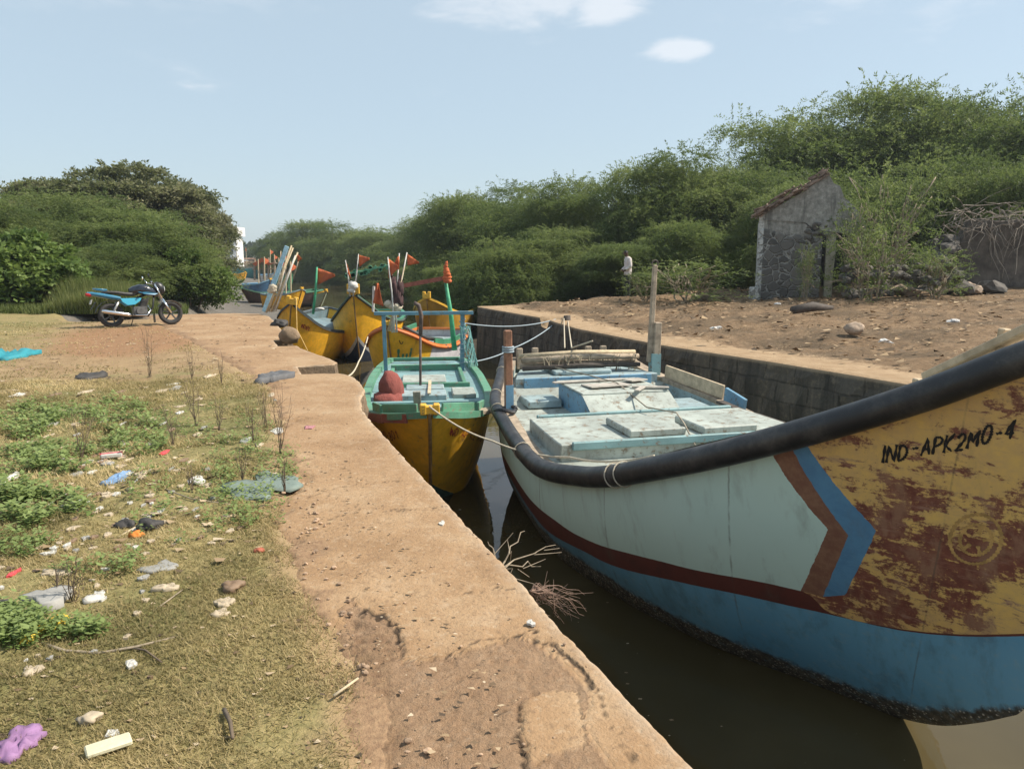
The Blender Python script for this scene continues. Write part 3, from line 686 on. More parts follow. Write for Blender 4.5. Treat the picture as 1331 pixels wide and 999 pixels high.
T1 = np.array([
 [0.00, 0.00, 0.0, 1.55, 1.05, -1.12, .75], [0.06, 0.45, 0.32, 1.32, 1.30, -1.33, .68], [0.12, 0.85, 0.55, 1.11, 1.60, -1.54, .60],
 [0.18, 1.28, 0.77, 0.865, 2.00, -1.72, .50], [0.28, 2.13, 1.165, 0.46, 2.70, -1.93, .32], [0.38, 3.07, 1.49, 0.08, 3.45, -2.10, .18],
 [0.50, 4.40, 1.66, -0.35, 4.60, -2.25, .06], [0.62, 5.76, 1.74, -0.57, 5.85, -2.35, .0], [0.80, 7.84, 1.64, -0.40, 7.80, -2.35, .0],
 [0.93, 9.20, 1.25, -0.20, 9.2, -2.25, .1], [1.00, 9.80, 1.02, 0.00, 9.7, -2.15, .15]])
T1[:, 1] -= .216*T1[:, 2]; T1[:, [1, 4]] *= 1.0058; T1[:, [3, 5]] -= ZW
def m_hull1(k):
    u, v, _ = k.sep(k.uv()); c = k.obj(); x, y, z = k.sep(c)
    n1 = k.noise(c, .8, 4); n2 = k.noise(c, 3.2, 9, .74, .4); n3 = k.noise(c, 13, 5, .7); n4 = k.noise(k.scl(c, 2, 2, .35), 3.5, 5, .65); sc = k.noise(k.scl(c, 1, 1.2, 7), 3.0, 6, .75, .6)
    green = k.mix(k.step(n1, .3, .7)*.6, (.62, .79, .70), (.54, .72, .64)); green = k.mix(k.step(n4, .52, .75)*.4, green, (.36, .43, .37)); green = k.mix(k.step(n2, .66, .72)*.7, green, (.16, .18, .15))
    mar = k.mix(k.step(n2, .4, .7), (.145, .04, .03), (.095, .032, .027))
    red = k.mix(k.step(n3, .35, .7), (.25, .085, .055), (.17, .055, .04)); gold = k.mix(k.step(n1*.5+n3*.5, .35, .62), (.80, .52, .15), (.66, .42, .17))
    gold = k.mix(k.step(sc, .52, .70)*.75, gold, (.54, .34, .19)); gold = k.mix(k.step(n4, .55, .75)*.35, gold, (.42, .28, .17))
    low = k.step(v, .62, .84); edge = k.step(u, .235, .10)
    n5 = k.noise(k.scl(c, 1, 1, 1.8), 30, 5, .75); worn = k.step(n2*.46+n3*.14+n5*.14+sc*.26+k.abs(v-.70)*-.24, .452, .492); yel = k.mix(worn, gold, red)
    yel = k.mix(k.step(n4*.5+n2*.5, .50, .60)*.5, yel, k.mix(n3, (.52, .34, .20), (.34, .18, .11))); yel = k.mix(k.step(sc, .56, .68)*.6, yel, k.mix(n3, (.46, .31, .22), (.33, .15, .10)))
    blue = k.mix(k.step(n2, .4, .7), (.12, .29, .46), (.09, .22, .38)); brown = k.mix(k.step(n3, .35, .7), (.22, .10, .065), (.31, .165, .10))
    up = k.m('MAXIMUM', v-.828, 0.0); dn = k.m('MAXIMUM', .828-v, 0.0); bg = .240+up*.29+dn*.137            # arrow-ended green panel
    up2 = k.m('MAXIMUM', v-.808, 0.0); dn2 = k.m('MAXIMUM', .808-v, 0.0); bo = .204+up2*.31+dn2*.13; bi = .2245+up2*.255+dn2*.115
    wob = (n3-.5)*.003
    side = k.mix((u+wob) > bo, yel, blue); side = k.mix((u+wob) > bi, side, brown)
    side = k.mix(((v+wob) < .658)*((u > .20)*(u < bg)), side, yel)
    side = k.mix((u+wob) > bg, side, green)
    gb = k.curve(u, [(0, .44), (.06, .475), (.172, .553), (.262, .680), (.369, .758), (.433, .788), (.525, .812), (.59, .848), (.663, .840), (.9, .845), (1, .85)])
    mb = k.curve(u, [(0, .41), (.06, .455), (.172, .536), (.26, .623), (.368, .702), (.477, .729), (.53, .75), (.65, .768), (.8, .77), (1, .78)])
    lowb = k.mix(k.step(n1, .3, .7), (.11, .32, .50), (.17, .41, .58)); lowb = k.mix(k.step(n4, .46, .70)*.55, lowb, (.09, .18, .24)); lowb = k.mix(k.step(n2, .58, .75)*.6, lowb, (.18, .27, .31))
    lowb = k.mix(k.step(u+(n2-.5)*.3, .30, .66)*.6, lowb, (.09, .14, .16))
    fl = k.curve(u, [(0, .68), (.06, .52), (.12, .35), (.18, .22), (.26, .20), (.5, .28), (1, .32)]); low2 = k.step(z+(n2-.5)*.22+(n3-.5)*.14-fl, .05, -.04)
    bar = k.vor(c, 34); bar2 = k.vor(c, 75); sh = k.step(bar, .34, .14)*k.step(n3+n2*.6, .62, .82)+k.step(bar2, .28, .1)*k.step(n3, .46, .60)*.8
    foul = k.mix(k.step(n3, .35, .65), (.045, .042, .033), (.11, .095, .065)); foul = k.mix(k.m('MINIMUM', sh, 1.0), foul, k.mix(n2, (.42, .37, .28), (.66, .61, .52)))
    lowb = k.mix(low2, lowb, foul)
    col = k.mix((v+wob) > gb, mar, side); thin = k.curve(u, [(0, .42), (.06, .463), (.172, .541), (.235, .605), (.262, .680), (1, .86)])
    col = k.mix(((v+wob) < gb)*((v+wob) > thin)*(u < .258), col, yel)
    col = k.mix((v+wob) > mb, lowb, col)
    for us in (.155, .322, .47, .61, .74): col = k.mix(k.step(k.abs(u-us+(n3-.5)*.002), .0012, .0004)*.5*k.step(n2, .35, .6), col, (.10, .08, .06))
    sl = k.noise(k.scl(c, .5, 7, 9), 2.4, 5, .7); col = k.mix(k.step(sl, .52, .72)*.4*(v < mb), col, (.30, .42, .46)); sp2 = k.vor(c, 55); col = k.mix(k.step(sp2, .10, .05)*k.step(n2, .52, .62)*.7, col, (.09, .06, .045))
    run = k.noise(k.comb(y*5.0, x*5.0, z*.22), 1.0, 5, .65); col = k.mix(k.step(run, .56, .74)*.30*(v > mb), col, (.13, .10, .075))
    return {'Base Color': col, 'Roughness': .5+low2*.35, 'Normal': k.bump(n3*.25+n2*.35-worn*.18*(u < bi)+low2*(k.step(bar, .4, .1)*1.6+n3), .5, .010)}
M_HULL1 = mat('big_boat_hull', m_hull1)

def boat_big():
    o = W(0, 2.906, ZW); d = np.array(W(1, .108, 0))-np.array(W(0, 0, 0)); rz = math.atan2(-d[0], d[1])
    t = thing('fishing_boat', 'big pale green boat with black hose fender, scuffed yellow bow and blue arrow stripe', 'fishing boat', o, rz, 'fishing boats moored in the dock')
    T = T1; A = -ZW            # A: add to an absolute height to get the height in the boat
    h = hull_object(T, M_HULL1, t, 150, 60)
    zd = lambda y: float(np.interp(y, [0, .9, 2.2, 3.6, 4.8, 6.6, 8.4, 8.6, 9.8], [1.45, 1.0, .45, -.15, -.58, -.56, -.52, -.3, -.2]))+A
    inner_side(T, t, WOODW, PALEBLUE, .15, zd)
    deck_part(T, t, PALEGRN, zd, .5, 9.5, .16, 60)
    platform(T, t, 'raised_deck', PALEGRN, 5.35, 6.75, -.38+A, -.75+A, .24)
    m = MB(); m.box((0, 5.33, -.40+A), (2.75, .05, .09)); m.box((0, 6.78, -.42+A), (2.7, .06, .14)); m.build('deck_beam', TURQ, t, bevel=.01)
    platform(T, t, 'stern_deck', PALEBLUE, 8.62, 9.55, -.17+A, -.6+A, .22)
    m = MB(); m.box((0, 8.595, -.34+A), (2.05, .03, .34)); m.build('stern_step', BLUEP, t, bevel=.008)
    hatch(t, -.66, .03, 5.45, 6.2, -.378+A, .085, PALEGRN); hatch(t, .2, .9, 5.4, 6.1, -.378+A, .085, PALEGRN, rot=.03)
    hatch(t, -1.12, -.62, 8.0, 8.5, -.515+A, .11, PALEBLUE); hatch(t, .66, 1.22, 6.85, 7.7, -.55+A, .15, PALEBLUE, rot=-.05)
    hatch(t, -.5, .42, 8.72, 9.35, -.165+A, .06, PALEBLUE); hatch(t, .25, .75, 4.72, 5.1, -.57+A, .09, BLUEP)
    # low engine box with a sloping front
    z0, z1, zf = -.55+A, -.20+A, -.42+A; x0, x1 = -.58, .60
    P = [(x0, 8.3, z0), (x0, 6.8, z0), (x0, 6.8, zf), (x0, 7.2, z1-.02), (x0, 8.3, z1)]
    m = MB(); m.add(P+[(x1, y, z) for _, y, z in P], [(0, 1, 2, 3, 4), (9, 8, 7, 6, 5), (0, 5, 6, 1), (1, 6, 7, 2), (2, 7, 8, 3), (3, 8, 9, 4), (4, 9, 5, 0)])
    eb = m.build('engine_box', BLUEP, t, bevel=.012)
    m = MB(); m.beam((x0-.03, 7.2, z1), (x1+.04, 7.2, z1), .05, .04); m.add([(x0-.03, 6.78, zf+.012), (x1+.05, 6.78, zf+.012), (x1+.05, 7.19, z1+.006), (x0-.03, 7.19, z1+.006)], [(0, 1, 2, 3)])
    m.box(((x0+x1)/2, 7.75, z1+.014), (x1-x0+.06, 1.14, .025)); m.build('lid', PALEGRN, eb, bevel=.006)
    m = MB(); rg = random.Random(4)
    for x, y, L, wd, rz_, mi in ((-.1, 7.62, .62, .34, .1, 0), (.42, 7.3, .5, .1, -.4, 0), (-.2, 8.05, 1.1, .09, .06, 0), (.2, 7.15, .34, .07, .9, 0), (.45, 7.9, .3, .22, .3, 0)):
        m.box((x, y, z1+.045+rg.random()*.02), (L, wd, .02), M=Matrix.Rotation(rz_, 3, 'Z') @ Matrix.Rotation(rg.uniform(-.06, .06), 3, 'X'))
    m.build('broken_board', plain('faded_board', (.40, .36, .31), .85, .3, 7), eb, bevel=.003)
    # posts
    x, y, z = gunw(T, .79, .10); m = MB(); m.beam((-x, y, z-.3), (-x-.02, y, z+1.08), .10, .10, up=(0, 1, 0)); p = m.build('mooring_post', WOODB, t, bevel=.012)
    m = MB(); m.beam((-x, y, z-.28), (-x-.004, y, z+.36), .104, .104, up=(0, 1, 0)); m.build('painted_foot', BLUEP, p)
    m = MB()
    for dz in (.80, .83, .86): m.ring((-x-.015, y, z+dz), (0, 0, 1), .072, .012, 14, 5)
    m.build('lashing', ROPEB, p)
    m = MB(); m.tube([(-x-.07+math.cos(a)*.13*(1+.15*math.sin(3*a)), y-.12+math.sin(a)*.12, z+.05+.02*math.sin(2*a)) for a in np.linspace(0, 6.1, 16)], .028, 7); m.build('rubber_loop', RUBBER, p)
    x, y, z = gunw(T, .915, .12); m = MB(); m.beam((x, y, z-.25), (x+.03, y, z+.83), .12, .12, up=(0, 1, 0)); m.beam((x-.075, y+.02, z+.2), (x-.03, y+.02, z+1.72), .085, .085, up=(0, 1, 0), tap=.8); p = m.build('stern_post', WOODW, t, bevel=.012)
    m = MB(); m.beam((x-.005, y-.005, z-.28), (x+.005, y-.005, z+.34), .15, .135, up=(0, 1, 0)); m.build('painted_foot', TURQ, p)
    m = MB(); m.ring((x-.03, y+.02, z+1.74), (0, 1, 0), .05, .012, 14, 5); m.build('iron_ring', WOODD, p)
    # boards lying along the far side
    m = MB(); q = lambda a, ins, dz: (lambda g: (g[0], g[1], g[2]+dz))(gunw(T, a, ins))
    m.beam(q(.90, .05, .10), q(.79, .04, .12), .04, .20, up=(0, 0, 1)); m.build('side_board', WOODP, t, bevel=.006)
    m = MB(); m.beam(q(.785, .05, .10), q(.745, .05, .06), .05, .22); m.build('side_board', BLUEP, t, bevel=.006)
    m = MB()
    for a0, a1, i0, i1, dz in ((.77, .60, .25, .22, .06), (.72, .56, .12, .10, .05), (.62, .50, .05, .02, .05)): m.beam(q(a0, i0, dz), q(a1, i1, dz+.01), .11, .04)
    for j in range(9): a = .60+.017*j; x, y, z = gunw(T, a, .3); m.box((x+rg.uniform(-.08, .1), y, z+.05), (rg.uniform(.1, .3), rg.uniform(.05, .16), .05), rz=rg.uniform(-1, 1))
    m.build('loose_board', WOODD, t, bevel=.004)
    # fore rail plank rising to the bow on the far side
    a0 = atz(1206, 489, 0.55); Mi = XF[t.name].inverted(); pa = Mi @ Vector(aty(1206, 489, 4.75)); pb = Mi @ Vector(aty(1345, 424, 4.05))
    m = MB(); m.beam(pa, pb, .10, .045); m.beam(pa+Vector((.02, .1, -.03)), pa+Vector((.02, .12, -.5)), .05, .05, up=(0, 1, 0)); m.beam(pb+Vector((.02, .2, -.03)), pb+Vector((.02, .22, -.5)), .05, .05, up=(0, 1, 0)); m.beam(pa+Vector((0, 0, -.07)), pb+Vector((0, 0, -.10)), .05, .06); m.build('rail_plank', WOODP, t, bevel=.006)
    # hose fender with lashings
    pts = []; rr = []
    for a in np.linspace(1.0, 0.0, 80):
        x, y, z = gunw(T, a); pts.append((-x-.045, y, z-.005)); rr.append(float(np.interp(a, [0, .3, .6, .85, 1], [.082, .09, .098, .08, .07])))
    m = MB(); m.tube(pts, rr, 20); f = m.build('fender_hose', RUBBER, t, smooth=True)
    for a in (.955, .86, .80, .66, .445, .432):
        m = MB(); x, y, z = gunw(T, a); x2, y2, z2 = gunw(T, a-.01); dr = (x2-x, y2-y, z2-z); m.ring((-x-.045, y, z-.005), (-dr[0], dr[1], dr[2]), float(np.interp(a, [.3, .6, .85, 1], [.101, .106, .084, .074])), .006, 22, 5); m.build('lashing', ROPE, f)
    m = MB(); x, y, z = gunw(T, .437); m.tube([(-x-.02, y, z+.1), (-x+.05, y+.05, z+.03), (-x+.15, y+.02, z-.02)], .006, 5); 
    m.build('lashing', ROPE, f)
    # registration lettering and the faded round emblem, near side of the bow
    st, Lx = lettering('IND-APK2MO-4', seed=8)
    fn = lambda x, y: (.208-.0885*(x/Lx), .934-.024*(x/Lx)+.024*y)
    ribbons(T, -1, st, .0165, .004, fn).build('registration_lettering', BLACKP, h, fix=False)
    st = [arc(0, 0, 1, 1, 0, 360, 25), arc(0, 0, .62, .62, 0, 360, 19)]+[[(.25*math.cos(q), .25*math.sin(q)), (.62*math.cos(q), .62*math.sin(q))] for q in np.linspace(0, 2*math.pi, 6)[:-1]]
    ribbons(T, -1, st, .022, .003, lambda x, y: (.128-.020*x+.004*y, .742-.013*x+.053*y)).build('round_emblem', TEXTFADE, h, fix=False)
    # pumping clutter on deck
    m = MB()
    for j in range(4): m.blob((.08+.07*j, 5.02+rg.uniform(-.04, .04), -.55+A), (.06, .05, .03), rg, 7, .4)
    m.build('rag', plain('black_rag', (.03, .03, .03), .9), t, smooth=True)
    return t
BOAT1 = boat_big()

def gen_table(L, B, zb, zm, zs, draft, rake, full=1.0, stern=.72, zk0=-.05, sharp=0):
    a = [0, .05, .1, .16, .24, .34, .48, .62, .8, .93, 1]; f = [0, .04, .085, .135, .21, .32, .47, .62, .8, .93, 1]
    hw = [0, .22, .40, .55, .73, .88, 1, 1, .94, .82, stern] if sharp else [0, .30, .50, .65, .80, .92, 1, 1, .94, .82, stern]; rows = []
    for i in range(11):
        t = max(0, 1-a[i]/.55); zg = zm+(zb-zm)*t**2.8 if a[i] < .55 else zm+(zs-zm)*((a[i]-.55)/.45)**2
        k = min(1, a[i]/.3); rows.append([a[i], f[i]*L, hw[i]**(1/full)*B, zg, rake+(f[i]*L-rake*.0)*1.0 if a[i] == 0 else max(rake+f[i]*L*.25, f[i]*L), zk0+(-draft-zk0)*k**.7, .8-.65*k])
    r = np.array(rows)
    for i in range(1, 11): r[i, 4] = max(r[i, 4], r[i-1, 4]+.02)
    r[-1, 4] = min(r[-1, 4], L+.05); 
    return r
def m_band(name, bands, split=None, front=None):
    """hull paint in bands (upper limits of b from the keel up); split=(u, colour) changes the topsides aft of u"""
    def f(k):
        u, v, _ = k.sep(k.uv()); c = k.obj(); n2 = k.noise(c, 3, 8, .72); n3 = k.noise(c, 11, 5, .7); n4 = k.noise(k.scl(c, 3, 3, .5), 2.5, 5, .65)
        wob = (n3-.5)*.02; col = None
        for lim, cc in bands:
            deep = tuple(x*.72 for x in cc); b = k.mix(k.step(n2, .35, .65), cc, deep)
            col = b if col is None else k.mix((v+wob) > lim, col, b)
        if split:
            b = k.mix(k.step(n2, .35, .65), split[1], tuple(x*.8 for x in split[1])); col = k.mix(((u+wob) > split[0])*((v+wob) > split[2]), col, b)
        col = k.mix(k.step(n4, .55, .75)*.45, col, (.12, .08, .04)); col = k.mix(k.step(n2*.7+n3*.3, .60, .635)*.8, col, (.16, .10, .06))
        col = k.mix(k.step(n3, .62, .72)*.35, col, tuple(min(1, x*.5+.3) for x in bands[-1][1]))
        return {'Base Color': col, 'Roughness': .5, 'Normal': k.bump(n3+n2*.5, .4, .008)}
    return mat(name, f)
YEL = (.95, .49, .025); NAVY = (.02, .04, .09); WHT = (.58, .57, .56); DGRN = (.09, .16, .13)
STEMW = plain('stem_wood', (.24, .14, .05), .8, .3, 8)
def boat(label, loc, dirv, T, hmat, zdeck, cap, inner, deckm, group='fishing boats moored in the dock', stem=YELP, roll=0, stemblock=(.22, .12, .13), rub=None, name='fishing_boat'):
    rz = math.atan2(-dirv[0], dirv[1]); t = thing(name, label, 'fishing boat', loc, rz, group, rot=(0, roll, rz) if roll else None)
    h = hull_object(T, hmat, t, 60, 24); inner_side(T, t, cap, inner, .10, zdeck, .025, .07)
    if deckm: deck_part(T, t, deckm, zdeck, T[1, 1]+.15, T[-1, 1]-.1, .11)
    if stemblock:
        x, y, z = gunw(T, 0); m = MB(); wv, dp, ht = stemblock
        m.box((-wv*.36, y+.02, z+ht*.3), (wv*.36, dp, ht)); m.box((wv*.36, y+.02, z+ht*.3), (wv*.36, dp, ht)); m.box((0, y+.02, z+.03), (wv*.5, dp*.9, ht*.8)); m.build('stem_head', stem, t, bevel=.012)
    # stem timber down the bow
    P = [hull_pt(T, 0, b, 0)+np.array([0, -.025, 0]) for b in np.linspace(1, .02, 14)]
    m = MB(); m.tube([tuple(p) for p in P], .022, 6); m.build('stem_post', STEMW, t, smooth=True)
    if rub:
        for sd in (-1, 1):
            m = MB(); m.tube([(sd*(g[0]+.03), g[1], g[2]-.06) for g in (gunw(T, a) for a in np.linspace(0, 1, 40))], .04, 6); m.build('rubbing_strake', rub, t, smooth=True)
    return t, h
# second boat: yellow bow towards us
T2 = gen_table(7.9, 1.03, 1.47, 1.14, 1.12, .45, 1.25, 1.25)
b2d = np.array(W(13.1, 2.4))-np.array(W(6.8, .85)); b2d = b2d[:2]/np.linalg.norm(b2d[:2])
BOAT2, h2 = boat('yellow bowed boat nearest the paved edge with turquoise deck and red bow lettering', W(6.95, .93, ZW), b2d, T2, m_band('yellow_boat_hull', [(0, DGRN), (.40, YEL)]), lambda y: 1.06 if y > 2.4 else .62, PALEGREEN2, GREENP, TURQ)
def fit_boat2():
    t = BOAT2; T = T2; zz = 1.0
    m = MB()
    for sd in (-1, 1):
        g = [gunw(T, a) for a in (.02, .12, .2)]
        for p, q in zip(g[:-1], g[1:]): m.beam((sd*(p[0]-.02), p[1]+.05, p[2]+.03), (sd*(q[0]-.05), q[1]+.05, q[2]+.04), .035, .16)
    m.build('bow_board', PALEGREEN2, t, bevel=.006)
    m = MB(); g = [gunw(T, a) for a in (.03, .09, .16, .22)]
    for p, q in zip(g[:-1], g[1:]): m.beam((-p[0]-.03, p[1], p[2]-.06), (-q[0]-.03, q[1], q[2]-.05), .03, .11)
    m.build('bow_strake', REDP, t)
    m = MB(); m.box((.80, 1.10, 1.26), (.46, .16, .06), rz=.6); m.build('worn_plank', WOODW, t, bevel=.008)
    m = MB(); wv = width_at(T, 2.4, .10); m.box((0, 2.38, 1.06), (2*wv, .10, .05)); m.box((0, 2.42, .85), (2*wv-.1, .03, .36)); m.build('deck_beam', PALEBLUE, t, bevel=.006)
    m = MB(); wv = width_at(T, 3.0, .12); m.box((0, 2.75, 1.075), (2*wv, .12, .05)); m.build('thwart', TURQ, t, bevel=.006)
    hatch(t, -.42, .30, 3.0, 3.5, 1.055, .10, PALEBLUE); hatch(t, -.36, .28, 3.57, 4.0, 1.055, .11, PALEBLUE); hatch(t, .40, .78, 3.15, 3.8, 1.055, .08, PALEGRN)
    hatch(t, -.45, .35, 4.7, 5.5, 1.055, .05, PALEGRN)
    m = MB(); m.box((0, 4.3, 1.09), (1.5, .07, .10)); m.box((-.66, 5.3, 1.09), (.07, 1.93, .10)); m.box((.66, 5.3, 1.09), (.07, 1.93, .10)); m.box((0, 6.4, 1.11), (1.4, .10, .13)); m.build('coaming', PALEGREEN2, t, bevel=.008)
    m = MB(); m.beam((-.12, .95, .75), (-.16, .88, 1.58), .10, .06, up=(0, 1, 0)); m.build('bitt_post', plain('grey_wood', (.22, .21, .18), .9, .3, 12), t, bevel=.006)
    m = MB(); m.beam((.02, 2.9, 1.19), (.05, 4.2, 1.19), .05, .02); m.build('batten', WOODP, t)
    m = MB(); m.tube([(-.12, 3.9, 1.0), (-.10, 3.9, 2.02)], .022, 7); m.tube([(-.10, 3.9, 2.0), (-.08, 3.9, 2.35), (-.12, 3.9, 2.52), (-.2, 3.9, 2.56)], .035, 7); m.build('exhaust_pipe', plain('rusty_pipe', (.10, .07, .06), .7, .4, 9), t, smooth=True)
    # goal-post frame over the stern
    y = 6.3; wv = .92; fr = MB(); fr.beam((-.80, y, .95), (-.82, y, 2.20), .075, .075, up=(0, 1, 0)); fr.beam((.72, y, .95), (.74, y, 2.20), .085, .085, up=(0, 1, 0)); fr.beam((-1.0, y-.05, 2.22), (.95, y-.05, 2.22), .07, .07)
    fr.build('stern_frame', paint('frame_blue_paint', (.13, .28, .36), (.2, .16, .12), .3, .35, 8), t, bevel=.006)
    m = MB(); rg = random.Random(3)
    for i in range(34):
        a = rg.uniform(0, 6.28); p = [(.78+.10*math.sin(a+j*.5)+.02*j, y-.05+.12*math.cos(a+j*.4), 1.95-.10*j+rg.uniform(-.02, .02)) for j in range(9)]; m.tube(p, .006, 3, cap=False)
    m.build('hung_net', plain('teal_net', (.20, .40, .38), .9), t)
    m = MB()
    m.tube([(.733+.066*math.cos(i*.8), y+.066*math.sin(i*.8), 1.15+i*.012) for i in range(80)], .007, 5)
    m.build('lashing', ROPEB, t)
    st, Lx = lettering('IND AP K2 MO', seed=2); ribbons(T, 1, st, .017, .014, lambda x, yv: (.035+.19*(x/Lx)**1.5, .885-.05*x/Lx+.045*yv)).build('registration_lettering', REDTXT, h2, fix=False)
    st, Lx = lettering('MO-801', seed=5); ribbons(T, -1, st, .017, .014, lambda x, yv: (.155-.085*x/Lx, .86+.01*x/Lx+.05*yv)).build('registration_lettering', REDTXT, h2, fix=False)
fit_boat2()
# third boat: orange edge, yellow then white side
T3 = gen_table(5.4, 1.02, 1.80, 1.12, 1.25, .4, .75, 1.2)
d3 = np.array(W(19.9, 4.5))-np.array(W(15.6, 2.2)); d3 = d3[:2]/np.linalg.norm(d3[:2])
BOAT3, h3 = boat('boat with bright orange edge, yellow bow and white side behind the turquoise post frame', W(15.5, 2.15, ZW), d3, T3, m_band('orange_boat_hull', [(0, (.45, .44, .42)), (.5, (.88, .50, .03))], split=(.22, (.62, .60, .63), .4)), lambda y: 1.0, ORANGEP, GREENP, PALEBLUE, rub=ORANGEP)
def fit_boat3():
    t = BOAT3; T = T3
    for sd, rng_ in ((1, (.25, 1)), (-1, (.4, 1))):
        m = MB(); g = [gunw(T, a, .04) for a in np.linspace(rng_[0], rng_[1], 10)]
        for p, q in zip(g[:-1], g[1:]): m.beam((sd*p[0], p[1], p[2]+.07), (sd*q[0], q[1], q[2]+.07), .05, .14)
        m.build('side_rail', GREENP, t, bevel=.006)
    hatch(t, -.3, .35, 2.0, 2.7, 1.0, .12, PALEBLUE); hatch(t, .4, .85, 2.9, 3.5, 1.0, .1, BLUEP); hatch(t, -.7, .1, 3.4, 4.4, 1.0, .09, TURQ)
    m = MB(); g = [gunw(T, a, .12) for a in (.06, .2, .36)]
    m.tube([(g[0][0], g[0][1], g[0][2]+.10), (g[1][0], g[1][1], g[1][2]+.10), (g[2][0], g[2][1], g[2][2]+.12)], .05, 7); m.build('rolled_tarp', plain('dark_tarp', (.035, .035, .035), .6), t, smooth=True)
    rg = random.Random(9); m = MB(); m.blob((.15, 1.35, 1.22), (.16, .12, .10), rg, 10, .35); m.build('red_bundle', plain('red_cloth', (.45, .04, .06), .9), t, smooth=True)
    m = MB(); m.blob((.75, 1.75, 1.12), (.26, .12, .07), rg, 10, .3); m.build('brown_sack', plain('brown_sack_cloth', (.16, .10, .07), .9), t, smooth=True)
    # painted smile marks and a green block letter on the side
    ribbons(T, 1, [arc(0, 1, .5, .9, 190, 350)], .022, .010, lambda x, y: (.038+.012*x, .89+.035*y)).build('painted_mark', BLACKP, h3, fix=False)
    ribbons(T, 1, [[(0, 0), (0, 1)], [(.33, 0), (.33, .55)], [(.66, 0), (.66, .55)], [(1, 0), (1, 1)]], .06, .010, lambda x, y: (.030+.053*x, .735+.06*x+.10*y)).build('painted_mark', GREENP, h3, fix=False)
    ribbons(T, 1, [[(0, 0), (0, 1)]], .03, .010, lambda x, y: (.152-.015*y, .86+.11*y)).build('painted_mark', BLACKP, h3, fix=False)
fit_boat3()
# fourth: yellow with white and navy foot, green edge
T4 = gen_table(7.0, 1.18, 2.28, 1.22, 1.3, .35, 1.0, 1.0, zk0=.1, sharp=1)
BOAT4, h4 = boat('yellow boat with white band, navy foot and green edge, flags at its tall stem', (-4.80, 23.4, ZW), (-.06, 1), T4, m_band('navy_foot_hull', [(0, NAVY), (.46, WHT), (.53, YEL)]), lambda y: 1.0, GREENP, TURQ, PALEBLUE, stemblock=(.34, .16, .30), rub=plain('dark_strake', (.05, .07, .06), .7))
# fifth: heeled yellow boat at the quay end
T5 = gen_table(6.5, 1.05, 2.1, 1.25, 1.4, .35, .9, 1.0, sharp=1)
BOAT5, h5 = boat('tilted yellow boat with dark grey edge leaning at the far end of the pavement', (-6.72, 21.9, ZW), (.05, 1), T5, m_band('tilted_boat_hull', [(0, (.10, .10, .08)), (.22, YEL)]), lambda y: 1.0, plain('dark_edge_paint', (.06, .075, .08), .7), GREYP, GREYP, roll=R(13), stemblock=(.3, .14, .22))
st, Lx = lettering('INDAPK', seed=7); ribbons(T5, 1, st, .02, .010, lambda x, y: (.065+.06*x/Lx, .87+.03*x/Lx+.045*y)).build('registration_lettering', REDTXT, h5, fix=False)
# sixth: only its yellow bow shows behind
T6 = gen_table(6.5, 1.0, 1.92, 1.2, 1.3, .35, .9, 1.1)
BOAT6, h6 = boat('brownish yellow bow peeping out between the flag poles and the green post', (-3.05, 27.6, ZW), (.12, 1), T6, m_band('ochre_hull', [(0, NAVY), (.3, (.45, .24, .03))]), lambda y: 1.0, YELP, BLUEP, BLUEP, stemblock=(.26, .14, .24))
# ---------------------------------------------------------------- flags and poles
FLAG = mat('orange_flag_cloth', lambda k: {'Base Color': k.mix(k.step(k.noise(k.obj(), 6, 5, .7), .35, .7), (.50, .12, .035), (.36, .085, .04)), 'Roughness': .9})
POLEM = plain('bamboo_pole', (.50, .40, .26), .8, .2, 14); POLEW = plain('white_pole', (.58, .55, .50), .7, .2, 14); POLEG = plain('sky_blue_pole', (.36, .58, .70), .6, .2, 10); POLEGR = plain('green_pole', (.05, .30, .15), .6, .25, 10); POLER = plain('red_brown_pole', (.26, .075, .05), .7, .3, 10)
def flag_mesh(top, length, width, dirx, rng, hang=.5, tri=True):
    """small cloth pennant hanging from a point"""
    length *= 1.2; width *= 1.25; m = MB(); n = 8; rows = []; d = np.array(dirx)
    for i in range(n+1):
        t = i/n; half = width*(1-t*(.85 if tri else .1)); r = []
        for j in range(5):
            s = j/4; p = np.array(top)+d*length*t*(1-hang)+np.array([0, 0, -half*s-length*hang*t])+np.array([-d[1], d[0], 0])*(.05*math.sin(5*t+2*s)+.02*rng.uniform(-1, 1))
            r.append(tuple(p))
        rows.append(r)
    m.grid(np.array(rows)); return m
def flag_pole(label, a, b, r, mt, flag=None, group='flag poles on the moored boats', cat='flag pole', name='flag_pole'):
    rng = random.Random(sum(map(ord, label))); t = thing(name, label, cat, a, 0, group); m = MB(); A_, B_ = np.array(a), np.array(b); mid = (A_+B_)/2+np.array([.02, 0, 0])
    m.tube([a, tuple(mid), b], [r, r*.85, r*.6], 7); m.build('pole', mt, t, world=True, smooth=True)
    if flag:
        ln, wd, dx, hang = flag; fo = flag_mesh(tuple(B_-np.array([0, 0, .03])), ln, wd, (dx, .25*abs(dx)*0, 0), rng, hang).build('flag', FLAG, t, world=True, smooth=True, fix=False)
        sol = fo.modifiers.new('solid', 'SOLIDIFY'); sol.thickness = .004
    return t
P3 = lambda x, y, Y: aty(x, y, Y)
Y4 = 23.2
flag_pole('thin white pole at the navy footed boat with an orange flag flying right', P3(459, 385, Y4), P3(466, 330, Y4), .022, POLEW, (.34, .28, 1, .2))
flag_pole('thin white pole at the navy footed boat with a drooping brown flag', P3(455, 385, Y4+.1), P3(449, 338, Y4+.1), .022, POLEW, (.55, .22, 1, .75))
Y3 = 16.9
